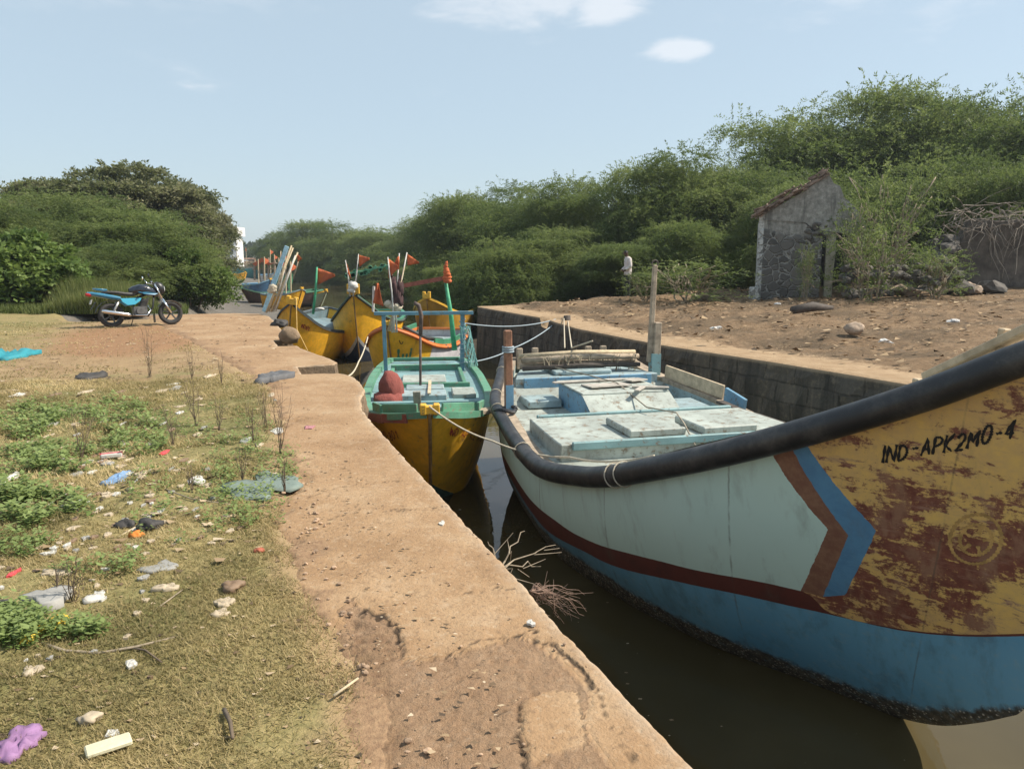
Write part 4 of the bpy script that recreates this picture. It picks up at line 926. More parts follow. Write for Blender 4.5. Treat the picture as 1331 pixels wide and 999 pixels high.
flag_pole('tallest white pole of the bundle on the orange edged boat, flag hanging left', P3(510, 432, Y3), P3(519, 329, Y3), .022, POLEW, (.32, .26, -1, .62))
flag_pole('white pole of the bundle on the orange edged boat with flag blowing right', P3(507, 430, Y3+.1), P3(529, 328, Y3+.1), .022, POLEW, (.36, .2, 1, .4))
flag_pole('leaning pole of the bundle on the orange edged boat with faded flag', P3(513, 432, Y3-.1), P3(504, 334, Y3-.1), .02, POLEW, (.36, .34, .8, .35))
flag_pole('short pole of the bundle on the orange edged boat with a limp lower flag', P3(516, 432, Y3+.2), P3(509, 352, Y3+.2), .02, POLEW, (.5, .24, .6, .8))
flag_pole('pole of the bundle on the orange edged boat topped by a pale rag', P3(504, 430, Y3), P3(526, 346, Y3), .018, POLEM)
m = MB(); rg = random.Random(2)
for i in range(6): c = P3(511+rg.uniform(-6, 6), 398+rg.uniform(-3, 3), Y3); m.blob(c, (.10, .09, .08), rg, 9, .3)
tagit(m.build('rope_knot', ROPE, smooth=True), 'pale tangled rope tying the flag poles of the orange edged boat', 'rope')
m = MB()
for i in range(7): c = P3(513+rg.uniform(-4, 7), 376+rg.uniform(-6, 14), Y3); m.blob(c, (.07, .07, .22), rg, 8, .4)
tagit(m.build('cloth_bundle', plain('maroon_rag', (.07, .035, .035), .9), smooth=True), 'dark maroon rags hanging on the flag poles', 'cloth')
m = MB()
for i in range(5): c = P3(457+rg.uniform(-3, 3), 373+rg.uniform(-6, 6), Y4); m.blob(c, (.11, .1, .10), rg, 9, .3)
tagit(m.build('rope_knot', plain('white_line', (.6, .57, .52), .9), smooth=True), 'white knotted line at the stem of the navy footed boat', 'rope')
flag_pole('green post standing behind the turquoise frame with a red brown crossbar', P3(591, 455, 16.6), P3(579, 364, 16.6), .06, POLEGR, None)
m = MB(); rgx = random.Random(6)
for i in range(7): m.blob(P3(579.5+rgx.uniform(-1, 1)+i*.25, 343+i*3.6, 16.5), (.035+.012*i, .035+.01*i, .06), rgx, 8, .25)
tagit(m.build('furled_flag', FLAG, smooth=True), 'furled orange flag wrapped round the top of the green post', 'flag')
m = MB(); m.beam(P3(526, 371, 16.8), P3(580, 361, 16.6), .07, .09); tagit(m.build('crossbar', POLER), 'red brown beam reaching from the flag bundle to the green post', 'beam')
t = thing('hanging_cloth', 'loose orange cloth draped on a short post beside the yellow boats', 'cloth', P3(487, 405, 20.5))
m = MB(); m.tube([P3(485, 405, 20.5), P3(486, 372, 20.5)], .035, 7); m.build('post', POLEW, t, world=True)
fo = flag_mesh(P3(491, 367, 20.4), .55, .16, (.5, 0, 0), random.Random(4), .6, False)
m = MB(); q = [P3(489, 368, 20.4), P3(492, 368, 20.4), P3(499, 398, 20.3), P3(484, 393, 20.5)]
n = 8; G = np.array([[np.array(q[0])*(1-u)*(1-v)+np.array(q[1])*u*(1-v)+np.array(q[2])*u*v+np.array(q[3])*(1-u)*v+np.array([0, .06*math.sin(9*u+3*v), 0]) for u in np.linspace(0, 1, n)] for v in np.linspace(0, 1, n)])
m.grid(G); o = m.build('cloth', FLAG, t, world=True, smooth=True, fix=False); o.modifiers.new('solid', 'SOLIDIFY').thickness = .006
flag_pole('green pole with a square orange flag beside the tilted yellow boat', P3(407, 408, 24.5), P3(412, 347, 24.5), .045, POLEGR, (.62, .42, 1, .25))
# bundle of poles and a blue plank leaning at the end of the pavement
t = thing('pole_bundle', 'leaning bundle of bamboo poles and a pale blue plank tied together at the pavement end', 'pole bundle', P3(352, 404, 21.9))
m = MB(); m.beam(P3(343, 405, 22.0), P3(373, 320, 22.0), .12, .035, up=(0, 1, 0)); m.build('blue_plank', POLEG, t, world=True, bevel=.005)
for a, b, mt in (((349, 405), (379, 319), POLEM), ((352, 405), (387, 328), POLEM), ((355, 405), (376, 326), POLEW), ((346, 406), (381, 322), POLEM), ((358, 404), (384, 332), POLEW)):
    m = MB(); Yv = 21.9+rg.uniform(-.15, .15); m.tube([P3(*a, Yv), P3(*b, Yv)], [.03, .022], 7); m.build('pole', mt, t, world=True, smooth=True)
m = MB()
for i in range(4): m.blob(P3(357+rg.uniform(-4, 4), 374+rg.uniform(-3, 5), 21.8), (.11, .1, .09), rg, 8, .3)
m.build('lashing', ROPE, t, world=True, smooth=True)
flag_pole('short stick beside the blue plank with a faded pink rag', P3(365, 372, 23), P3(386, 329, 23), .02, POLEM, (.24, .18, .8, .4)); flag_pole('thin stick left of the blue plank with a small orange flag', P3(362, 372, 24), P3(365, 326, 24), .02, POLEM, (.1, .3, .4, .9))
flag_pole('low pole with a furled orange flag by the yellow and blue boat', P3(381, 362, 50), P3(388, 338, 50), .05, POLEM, (.3, .5, -.3, .9))
# green bunting line
m = MB(); a, b = np.array(P3(449, 356, 27)), np.array(P3(512, 343, 27)); m.tube([tuple(a), tuple((a+b)/2+[0, 0, -.02]), tuple(b)], .03, 6)
for i in range(30): p = a+(b-a)*rg.random(); m.box(tuple(p+np.array([0, 0, rg.uniform(-.12, .06)])), (.12, .04, .10), M=Matrix.Rotation(rg.uniform(-1, 1), 3, 'Y'))
tagit(m.build('net_pole', plain('green_net', (.10, .26, .15), .9)), 'green pole wound with netting above the navy footed boat', 'pole')
m = MB(); m.tube([P3(520, 412, 25.5), P3(508, 350, 25.5)], .05, 6); m.tube([P3(470, 402, 25), P3(465, 378, 25)], .035, 6); 
# ---------------------------------------------------------------- ropes
def rope(label, pts, r, mt=ROPE, sag=.15):
    P = [np.array(p) for p in pts]; out = []
    for a, b in zip(P[:-1], P[1:]):
        for t in np.linspace(0, 1, 12)[:-1]: out.append(tuple(a+(b-a)*t+np.array([0, 0, -4*sag*t*(1-t)])))
    out.append(tuple(P[-1])); m = MB(); m.tube(out, r, 6); o = m.build('mooring_rope', mt, smooth=True); tagit(o, label, 'rope', 'mooring ropes'); return o
rope('pale rope from the yellow bow block across to the hose of the big boat', [aty(558, 528, 9.0), aty(640, 573, 8.7), aty(740, 594, 7.9), aty(850, 592, 6.3)], .011, sag=.05)
wn = W(15.8, 6.6, -.02)
rope('upper mooring rope running left from the notch in the opposite wall', [aty(722, 415, 20.6), aty(604, 420, 15.9)], .014, ROPEB, .12)
rope('lower mooring rope from the notch in the opposite wall down to the turquoise boat', [aty(724, 418, 20.4), aty(668, 452, 16.8), aty(606, 471, 15.2)], .014, ROPEB, .06)
rope('white rope dropping from the wall notch to the stern spars', [aty(733, 413, 20.2), aty(734, 452, 12.6)], .012, sag=.0)
rope('slanting rope from the wall notch to the right end of the stern spars', [aty(738, 416, 20.2), aty(743, 452, 12.2), aty(770, 443, 11.6)], .012, sag=.0)
rope('rope hanging from the yellow stem to the pavement end block', [aty(385, 388, 21.6), aty(386, 428, 20.9), aty(400, 456, 19.6)], .012, plain('ochre_rope', (.5, .32, .1), .9), .0)
rope('rope looping from the orange edged boat down to the paved edge', [aty(478, 438, 15.6), aty(466, 470, 13.8), aty(452, 489, 10.75)], .013, sag=.05)
m = MB(); bt = XF[BOAT1.name]; q = [(-.62, 9.2, 1.66), (-.1, 8.4, 1.58), (.05, 7.6, 1.58), (.1, 6.7, 1.40), (.22, 6.1, 1.44), (.02, 5.5, 1.44), (.06, 5.25, 1.2)]
m.tube([tuple(bt @ Vector(p)) for p in q], .010, 5); tagit(m.build('deck_line', plain('grimy_line', (.30, .26, .2), .9), smooth=True), 'thin grimy line lying across the hatches of the big boat', 'rope', 'mooring ropes')
# spars and net over the stern of the big boat
t = thing('spar_bundle', 'weathered spars draped with old netting across the stern of the big boat', 'spars', tuple(bt @ Vector((0, 9.3, 1.7))))
for i, (dy, dz, r, mt) in enumerate(((0, .22, .045, WOODW), (.14, .27, .04, POLEM), (.08, .12, .05, WOODW), (-.06, .10, .035, WOODD))):
    m = MB(); m.tube([tuple(bt @ Vector((-.95, 9.0+dy, 1.52+dz))), tuple(bt @ Vector((0, 9.0+dy+.02, 1.55+dz))), tuple(bt @ Vector((.98, 9.0+dy, 1.53+dz)))], r, 8); m.build('spar', mt, t, world=True, smooth=True)
m = MB()
for i in range(110):
    x = rg.uniform(-.9, .95); L = rg.uniform(.06, .30)*(1.3 if x > .6 else .8); p = Vector((x, 8.98+rg.uniform(-.04, .16), 1.80)); dx = rg.uniform(-.12, .12)
    m.tube([tuple(bt @ (p+Vector((dx*u, -.03*u, .04*math.sin(3*u)-L*u)))) for u in (0, .4, .7, 1)], .006, 3, cap=False)
m.build('net_scrap', plain('net_cord', (.32, .27, .19), .95), t, world=True)
for x in (-.72, .45):
    m = MB(); m.box((x-.12, 0, .04), (.10, .06, .34)); m.box((x+.14, 0, .04), (.10, .06, .34)); m.box((x+.01, 0, .0), (.34, .055, .22))
    m2 = MB(); m2.add([tuple(bt @ Vector((v[0], v[1]+9.55, v[2]+1.66))) for v in m.v], m.f); tagit(m2.build('spar_crutch', WOODW, bevel=.01), ('left' if x < 0 else 'right')+' notched wooden crutch standing at the stern behind the spars', 'crutch', 'crutches at the stern')
m = MB(); m.tube([aty(737, 410, 20.0), aty(739, 445, 20.0)], .09, 8); tagit(m.build('mooring_stump', WOODD, smooth=True), 'dark wooden stump in the notch of the opposite wall with ropes tied on', 'stump')
# cloth heap in the second boat
m = MB(); rg2 = random.Random(12); bm2 = XF[BOAT2.name]
m.blob(tuple(bm2 @ Vector((-.58, 3.2, 1.24))), (.20, .22, .30), rg2, 20, .12, flat=.1); m.blob(tuple(bm2 @ Vector((-.60, 3.1, 1.08))), (.25, .27, .14), rg2, 18, .15)
o = m.build('cloth_heap', mat('maroon_cloth', lambda k: {'Base Color': k.mix(k.noise(k.obj(), 7, 5, .7), (.15, .035, .03), (.30, .085, .065)), 'Roughness': .95, 'Normal': k.bump(k.noise(k.scl(k.obj(), 3, 3, 1), 6, 4, .6), .8, .03)}), smooth=True); tagit(o, 'dull red cloth thrown over a lump on the turquoise deck', 'cloth')

# ---------------------------------------------------------------- motorcycle (local x forward, z up)
BLK = plain('black_plastic', (.018, .018, .02), .4, .25, 9); TYRE = plain('tyre_rubber', (.035, .032, .03), .85, .3, 12); ALU = plain('dull_alloy', (.42, .41, .39), .4, .2, 12, .8); CHR = plain('chrome', (.75, .75, .75), .15, .05, 5, 1, 0)
BIKEB = mat('bike_blue', lambda k: {'Base Color': k.mix(k.noise(k.obj(), 5), (.03, .16, .27), (.04, .20, .33)), 'Roughness': .28, 'Coat Weight': .5}); BIKEL = mat('bike_light_blue', lambda k: {'Base Color': (.05, .33, .47), 'Roughness': .25, 'Coat Weight': .5}); DKB = mat('bike_dark_blue', lambda k: {'Base Color': (.012, .016, .028), 'Roughness': .22, 'Coat Weight': .6})
SEATM = plain('seat_vinyl', (.05, .046, .043), .55, .2, 20); REDL = plain('tail_lens', (.35, .02, .015), .25, .1); IRON = plain('oily_engine', (.12, .115, .11), .5, .4, 10, .5)
def loft(m, secs, mi=0):
    """sections: list of (x, zc, half_width, half_height) -> rounded body"""
    n = 12; rows = []
    for x, zc, wv, hh in secs:
        rows.append([(x, math.copysign(abs(math.cos(2*math.pi*j/n))**.8, math.cos(2*math.pi*j/n))*wv, zc+math.copysign(abs(math.sin(2*math.pi*j/n))**.8, math.sin(2*math.pi*j/n))*hh) for j in range(n+1)])
    m.grid(np.array(rows), mi); o = len(m.v); a = rows[0][:-1]; b = rows[-1][:-1]; m.add(a, [tuple(range(n))], mi); m.add(b, [tuple(reversed(range(n)))], mi)
def motorcycle():
    t = thing('motorcycle', 'blue and black motorcycle parked on bare ground before the bushes', 'motorcycle', atz(146.5, 425.5, 0), R(38), rot=(R(-7), 0, R(38)))
    for x, nm in ((0, 'wheel'), (1.30, 'wheel')):
        m = MB(); m.ring((x, 0, .285), (0, 1, 0), .235, .048, 36, 10); w_ = m.build('wheel', TYRE, t, smooth=True)
        m = MB(); m.ring((x, 0, .285), (0, 1, 0), .188, .018, 32, 6)
        for i in range(5):
            a = 2*math.pi*i/5+.3*(x > 0); m.beam((x, 0, .285), (x+.185*math.cos(a), 0, .285+.185*math.sin(a)), .03, .035, up=(0, 1, 0))
        m.tube([(x, -.05, .285), (x, .05, .285)], .05, 12); m.build('rim', plain('black_alloy', (.05, .05, .05), .4, .2), w_)
    m = MB(); loft(m, [(-.17, .80, .07, .03), (-.05, .815, .11, .035), (.15, .80, .12, .038), (.32, .765, .12, .04), (.5, .755, .10, .045), (.6, .775, .07, .04)]); m.build('seat', SEATM, t, smooth=True)
    m = MB(); loft(m, [(-.46, .80, .03, .03), (-.36, .79, .08, .045), (-.18, .75, .115, .055), (.05, .70, .125, .055), (.22, .66, .12, .05)]); m.build('tail_panel', BIKEB, t, smooth=True)
    m = MB(); m.tube([(-.05, .10, .86), (-.25, .10, .885), (-.32, .0, .90), (-.25, -.10, .885), (-.05, -.10, .86)], .018, 8); m.build('grab_rail', BIKEB, t, smooth=True)
    for sd in (-1, 1):
        m = MB(); m.add([(.20, sd*.125, .66), (.66, sd*.13, .655), (.62, sd*.14, .58), (.50, sd*.15, .50), (.34, sd*.15, .49), (.24, sd*.14, .57), (.2, sd*.10, .66), (.66, sd*.10, .655), (.62, sd*.10, .58), (.50, sd*.10, .50), (.34, sd*.10, .49), (.24, sd*.10, .57)],
                        [(0, 1, 2, 3, 4, 5), (11, 10, 9, 8, 7, 6)]+[(i, (i+1) % 6, 6+(i+1) % 6, 6+i) for i in range(6)]); m.build('side_panel', BIKEL, t, bevel=.008)
    m = MB(); loft(m, [(.42, .83, .05, .06), (.50, .84, .11, .10), (.66, .87, .14, .12), (.82, .84, .14, .13), (.95, .79, .10, .11), (1.04, .76, .05, .06)]); tk = m.build('fuel_tank', DKB, t, smooth=True)
    m = MB()
    for sd in (-1, 1): m.add([(.58, sd*.145, .80), (.82, sd*.15, .79), (1.05, sd*.10, .755), (.96, sd*.13, .72), (.74, sd*.15, .74)], [(0, 1, 2, 3, 4)])
    m.build('tank_panel', BIKEB, tk)
    m = MB(); loft(m, [(.98, .93, .06, .08), (1.06, .91, .10, .13), (1.15, .88, .095, .13), (1.20, .85, .07, .09)]); hl = m.build('headlight_cowl', BLK, t, smooth=True)
    m = MB(); loft(m, [(1.185, .87, .075, .085), (1.215, .86, .05, .06)]); m.build('headlight', plain('lamp_glass', (.55, .57, .58), .1, .05), hl, smooth=True)
    for sd in (-1, 1):
        m = MB(); m.tube([(.99, sd*.08, .98), (1.13, sd*.085, .62)], .02, 8); m.tube([(1.13, sd*.085, .62), (1.30, sd*.085, .28)], .027, 8); m.build('fork', CHR if sd < 0 else ALU, t, smooth=True)
    m = MB()
    for i in range(9):
        a = R(25+i*14); b = R(25+(i+1)*14); m.add([(1.30+.31*math.cos(a), -.06, .285+.31*math.sin(a)), (1.30+.31*math.cos(a), .06, .285+.31*math.sin(a)), (1.30+.31*math.cos(b), .06, .285+.31*math.sin(b)), (1.30+.31*math.cos(b), -.06, .285+.31*math.sin(b))], [(0, 1, 2, 3)])
    f = m.build('front_mudguard', BLK, t, fix=False); f.modifiers.new('solid', 'SOLIDIFY').thickness = .012
    m = MB()
    for i in range(9):
        a = R(60+i*12); b = R(60+(i+1)*12); m.add([(.34*math.cos(a), -.06, .285+.34*math.sin(a)), (.34*math.cos(a), .06, .285+.34*math.sin(a)), (.34*math.cos(b), .06, .285+.34*math.sin(b)), (.34*math.cos(b), -.06, .285+.34*math.sin(b))], [(0, 1, 2, 3)])
    m.beam((-.30, 0, .60), (-.42, 0, .42), .13, .012); m.build('rear_mudguard', BLK, t, fix=False).modifiers.new('solid', 'SOLIDIFY').thickness = .012
    m = MB(); m.box((-.40, 0, .60), (.015, .2, .11), M=Matrix.Rotation(.35, 3, 'Y')); m.build('number_plate', plain('plate', (.4, .4, .38), .5), t)
    m = MB(); loft(m, [(-.49, .775, .04, .03), (-.44, .765, .07, .045), (-.38, .76, .06, .04)]); m.build('tail_light', REDL, t, smooth=True)
    m = MB(); m.tube([(.86, -.36, .99), (.90, -.22, 1.03), (.97, -.06, .99), (.97, .06, .99), (.90, .22, 1.03), (.86, .36, .99)], .013, 8)
    hb = m.build('handlebar', CHR, t, smooth=True); m = MB()
    for sd in (-1, 1): m.tube([(.87, sd*.26, 1.02), (.83, sd*.38, .98)], .02, 8)
    m.build('grip', BLK, hb, smooth=True)
    for sd in (-1, 1):
        m = MB(); m.tube([(.90, sd*.22, 1.02), (.85, sd*.30, 1.13)], .007, 6); m.blob((.82, sd*.31, 1.16), (.018, .06, .045), random.Random(1), 12, 0); m.build('mirror', CHR if sd > 0 else BLK, t, smooth=True)
    m = MB(); m.box((.62, 0, .36), (.30, .22, .20)); m.tube([(.66, 0, .42), (.76, 0, .62)], .085, 14)
    for i in range(6): m.box((.68+.016*i, 0, .46+.032*i), (.22, .20, .012), M=Matrix.Rotation(-.45, 3, 'Y'))
    for sd in (-1, 1): m.tube([(.60, sd*.10, .35), (.60, sd*.16, .35)], .085, 16)
    m.build('engine', IRON, t, bevel=.01)
    m = MB(); m.tube([(.98, 0, .80), (.92, 0, .45), (.80, 0, .24), (.40, 0, .22)], .022, 8); m.tube([(.45, 0, .62), (.95, 0, .80)], .025, 8); m.tube([(0, -.07, .285), (.40, -.07, .30)], .022, 8); m.tube([(0, .07, .285), (.40, .07, .30)], .022, 8); m.build('frame', BLK, t, smooth=True)
    for sd in (-1, 1): m = MB(); m.tube([(.02, sd*.09, .32), (.16, sd*.10, .58)], .028, 10); m.build('shock_absorber', ALU, t, smooth=True)
    m = MB(); m.tube([(.78, -.10, .48), (.84, -.12, .36), (.74, -.13, .24), (.40, -.14, .26)], .020, 8); m.tube([(.42, -.14, .26), (.34, -.15, .27), (-.16, -.16, .37), (-.22, -.16, .385)], [.022, .045, .048, .03], 12); m.build('exhaust', CHR, t, smooth=True)
    m = MB(); m.box((.92, -.02, .17), (.015, .16, .20)); m.box((.45, 0, .26), (.04, .46, .025)); m.build('mud_flap', BLK, t)
    m = MB(); m.tube([(.50, .10, .25), (.46, .30, .035)], .012, 6); m.build('side_stand', IRON, t)
motorcycle()

# ---------------------------------------------------------------- person standing by the thicket
def person():
    base = aty(815, 388, 27.4); t = thing('person', 'person in pale shirt and dark trousers standing by the thicket with bowed head', 'person', base, R(100))
    # local: faces +y
    J = {'pel': (0, 0, .92), 'ches': (0, .01, 1.28), 'neck': (0, .03, 1.45), 'head': (0, .09, 1.54), 'top': (0, .11, 1.63)}
    V = [(0, 0, .93), (0, -.01, 1.12), (0, 0, 1.33), (0, .03, 1.45), (0, .06, 1.51), (0, .09, 1.60), (0, .085, 1.67)]; Rr = [.145, .135, .155, .06, .06, .095, .075]; Ed = [(i, i+1) for i in range(6)]
    for sd in (-1, 1):
        o = len(V); V += [(sd*.10, 0, .88), (sd*.11, .02, .50), (sd*.11, -.03, .10), (sd*.115, .12, .035)]; Rr += [.095, .065, .045, .038]; Ed += [(0, o), (o, o+1), (o+1, o+2), (o+2, o+3)]
        o = len(V); V += [(sd*.17, 0, 1.38), (sd*.235, -.02, 1.12), (sd*.16, .17, .98), (sd*.09, .24, .97)]; Rr += [.065, .05, .036, .03]; Ed += [(2, o), (o, o+1), (o+1, o+2), (o+2, o+3)]
    me = bpy.data.meshes.new('skeleton'); me.from_pydata(V, Ed, []); ob = bpy.data.objects.new('skeleton', me); C.objects.link(ob)
    sk = ob.modifiers.new('skin', 'SKIN'); me.skin_vertices.new() if not me.skin_vertices else None
    for i, d in enumerate(me.skin_vertices[0].data): d.radius = (Rr[i], Rr[i]*(.8 if i < 3 else 1)); d.use_root = (i == 0)
    sb = ob.modifiers.new('sub', 'SUBSURF'); sb.levels = 2; sb.render_levels = 2
    bpy.context.view_layer.update(); dg = bpy.context.evaluated_depsgraph_get(); nm = bpy.data.meshes.new_from_object(ob.evaluated_get(dg)); bpy.data.objects.remove(ob)
    skin = plain('brown_skin', (.10, .055, .035), .6, .15); body = link('body', nm, skin, t, True)
    # clothing: shells grown from the body surface
    def shell(name, test, off, mt):
        bm = bmesh.new(); bm.from_mesh(nm); bm.normal_update()
        dele = [f for f in bm.faces if not test(f.calc_center_median())]; bmesh.ops.delete(bm, geom=dele, context='FACES')
        for v in bm.verts: v.co += v.normal*off+(Vector((0, 0, 0)))
        m2 = bpy.data.meshes.new(name); bm.to_mesh(m2); bm.free(); o = link(name, m2, mt, t, True); o.modifiers.new('solid', 'SOLIDIFY').thickness = .006
    shell('shirt', lambda c: (.82 < c.z < 1.46 and not (c.y > .13 and c.z < 1.02) and not (abs(c.x) < .19 and c.z < .84) and c.z < 1.45), .018, plain('pale_shirt', (.62, .55, .52), .9, .08, 10))
    shell('trousers', lambda c: .10 < c.z < .93 and abs(c.x) < .2 and c.y < .14, .012, plain('dark_trousers', (.02, .02, .024), .9))
    shell('hair', lambda c: c.z > 1.6 and (c.y < .13 or c.z > 1.70), .012, plain('black_hair', (.008, .008, .008), .7))
    shell('shoes', lambda c: c.z < .09, .008, plain('dark_shoe', (.03, .025, .02), .7))
    m = MB()
    for sd in (-1, 1):
        for j in range(4): x = sd*(.075-.012*j); m.tube([(x, .25, .985-.012*j), (x-sd*.035, .275, .975-.012*j), (x-sd*.06, .26, .965-.012*j)], [.010, .009, .007], 6)
        m.tube([(sd*.09, .24, .995), (sd*.05, .262, 1.01)], [.011, .008], 6)
    m.build('hand', skin, t, smooth=True)
    m = MB(); m.blob((0, .185, 1.575), (.014, .02, .022), random.Random(1), 8, 0)
    for sd in (-1, 1): m.blob((sd*.092, .085, 1.59), (.012, .025, .034), random.Random(1), 8, 0)
    m.build('nose_and_ears', skin, t, smooth=True)
    m = MB(); m.box((-.08, .158, 1.30), (.07, .012, .02)); m.build('pocket_pen', BLK, t)
person()

# ---------------------------------------------------------------- ruined hut, broken wall, stones
def m_ruin(k):
    c = k.obj(); x, y, z = k.sep(c); n = k.noise(c, 1.6, 6, .65); n2 = k.noise(c, 7, 6, .72); st = k.noise(k.comb(x*4, y*4, z*.5), 1.2, 5, .65)
    pl = k.ramp(n2, [(.3, (.15, .14, .125)), (.55, (.32, .30, .265)), (.75, (.52, .48, .43))]); pl = k.mix(k.step(st, .50, .66)*.6, pl, (.08, .075, .068)); pl = k.mix(k.step(st, .42, .30)*.6, pl, (.36, .35, .33))
    cw = k.node('ShaderNodeVectorMath', {0: k.scl(c, 1, 1, 1.2), 1: k.scl(k.noise(c, 2.2, 4, .6, col=True), .35, .35, .35)}); s = k.vor(cw, 3.5, 'DISTANCE_TO_EDGE')+(n2-.5)*.10; cell = k.vor(cw, 3.5, out=1); cr, cg, cb = k.sep(cell)
    stone = k.mix(cr*.6+n2*.4, (.06, .057, .053), (.20, .18, .16)); mort = k.mix(n2, (.26, .245, .22), (.48, .45, .41)); stw = k.mix(k.step(s, .09, .02)*k.step(n, .3, .55), stone, mort)
    msk = k.step(z+(n-.5)*1.1+x*.18, 2.05, 1.8); b = k.mix(msk, pl, stw); white = k.step(x, -1.28, -1.32)*k.step(n2, .36, .55); b = k.mix(white, b, (.55, .535, .50))
    return {'Base Color': b, 'Roughness': .95, 'Normal': k.bump(n2*.6+msk*k.step(s, 0, .12)*1.2, .9, .05)}
M_RUIN = mat('ruin_masonry', m_ruin); DARKIN = plain('near_black_wall', (.03, .028, .026), .95); TILE = plain('broken_tile', (.24, .17, .13), .9, .5, 6, bump=.5)  # one near-black colour serves the hut's rear walls and the far house windows
def ruin():
    base = np.array(aty(1045, 392, 24.0)); base[2] = .30; t = thing('ruined_hut', 'roofless stone hut with stained gable wall and white flaking corner among shrubs', 'ruined hut', tuple(base), R(-17))
    # gable wall in the local xz plane (x -1.45..1.6), thickness along y
    rg = random.Random(7); th = .45; pk = (.50, 3.75)
    def wall(poly, y0, y1, holes=None):
        m = MB(); n = len(poly); vs = [(x, y0, z) for x, z in poly]+[(x, y1, z) for x, z in poly]; m.add(vs, [tuple(range(n)), tuple(reversed(range(n, 2*n)))]+[((i+1) % n, i, n+i, n+(i+1) % n) for i in range(n)]); return m
    jag = lambda p, q, n, a: [(p[0]+(q[0]-p[0])*i/n+rg.uniform(-a, a)*.4, p[1]+(q[1]-p[1])*i/n+rg.uniform(-a, a)) for i in range(1, n)]
    left = [(-1.45, -.5), (.42, -.5), (.42, 1.85)]+jag((.42, 1.85), (.05, 2.2), 3, .06)+[(-.1, 2.35), (-1.45, 2.48)]
    wall(left, 0, th).build('wall', M_RUIN, t)
    gab = [(-1.45, 2.46), (-.1, 2.36), (.1, 2.22), (.52, 2.1), (1.05, 2.02), (1.62, 2.0), (1.62, 2.30)]+jag((1.62, 2.4), pk, 7, .09)+[pk]+jag(pk, (-1.45, 2.55), 7, .03)+[(-1.45, 2.55)]
    wall(gab, -.03, th-.02).build('gable', M_RUIN, t)
    m = wall([(.56, -.5), (.80, -.5), (.78, .8), (.82, 1.4), (.80, 2.07), (.55, 2.09)], .02, .30); m.build('door_jamb', plain('pale_plaster', (.32, .29, .22), .9, .3, 5), t)
    wall([(1.20, -.5), (1.62, -.5), (1.62, 2.05), (1.22, 2.04)], 0, th).build('wall', M_RUIN, t)
    m = MB(); m.box((-1.24, 2.2, .98), (.42, 3.6, 2.95)); m.build('side_wall', M_RUIN, t); m = MB(); m.box((1.56, 2.2, .9), (.1, 3.6, 2.7)); m.box((.1, 3.9, 1.0), (2.9, .3, 3.0)); m.build('rear_wall', DARKIN, t)
    # ragged remains of roof tiles along the left slope
    m = MB(); sl_ = Vector((pk[0]+1.45, 0, pk[1]-2.55)).normalized()
    for i in range(130):
        u = rg.random(); p = Vector((-1.56+(pk[0]+1.5)*u, rg.uniform(-.22, .9), 2.56+(pk[1]-2.52)*u+rg.uniform(-.10, .24))); M_ = Matrix.Rotation(-math.atan2(sl_.z, sl_.x)+rg.uniform(-.3, .3), 3, 'Y') @ Matrix.Rotation(rg.uniform(-.3, .3), 3, 'Z')
        m.box(p, (rg.uniform(.15, .36), rg.uniform(.10, .2), .035), M=M_)
    for i in range(5): m.beam((-1.6, -.1+i*.22, 2.6), (pk[0], -.1+i*.22, pk[1]+.04), .06, .07)
    m.build('roof_remains', TILE, t, bevel=.006)
    m = MB()
    for i in range(16): m.blob((rg.uniform(-.05, .5), rg.uniform(-.08, .1), 2.05+rg.uniform(-.2, .28)), (.11, .09, .08), rg, 7, .3)
    m.build('torn_stonework', plain('torn_stone', (.13, .115, .10), .95, .4, 6, bump=.6), t)
    m = MB(); m.box((-1.5, -.05, .05), (.3, .3, .7)); m.build('corner_buttress', M_RUIN, t, bevel=.03)
ruin()
STONE = plain('dark_rubble', (.105, .092, .08), .95, .4, 4, bump=.7); STONEP = plain('pale_rubble', (.36, .27, .20), .95, .3, 6, bump=.5)
def brokenwall():
    b = aty(1290, 352, 24.5); t = thing('broken_wall', 'leaning chunk of grey plastered wall under a tangle of bare creeper', 'broken wall', b, R(-8))
    m = MB(); rg = random.Random(4); P = [(-1.35, -.8), (2.3, -.8), (2.3, 1.5), (1.0, 1.62), (.1, 1.55), (-.75, 1.62), (-.95, 1.1), (-1.2, .5)]
    n = len(P); m.add([(x, 0, z) for x, z in P]+[(x, .5, z) for x, z in P], [tuple(range(n)), tuple(reversed(range(n, 2*n)))]+[((i+1) % n, i, n+i, n+(i+1) % n) for i in range(n)])
    m.build('wall', plain('grey_brown_plaster', (.115, .095, .078), .95, .4, 2.2, bump=.6), t, bevel=.04)
    rng = np.random.default_rng(8); m = MB()
    for i in range(150):
        x = rng.uniform(-1.6, 2.4); a = np.array([x, -.1+rng.uniform(-.3, .4), 1.5+rng.uniform(-.3, .5)]); d = rng.normal(size=3)*[.9, .4, .5]+[0, -.15, .25 if i < 90 else -.6]
        pts = [tuple(a+d*u*.9+np.array([0, 0, -.5*u*u])+rng.normal(size=3)*.05) for u in np.linspace(0, 1, 6)]; m.tube(pts, [.016, .014, .011, .009, .006, .004], 4, cap=False)
    m.build('bare_creeper', plain('grey_twig', (.24, .20, .16), .95, .3, 6), t)
brokenwall()
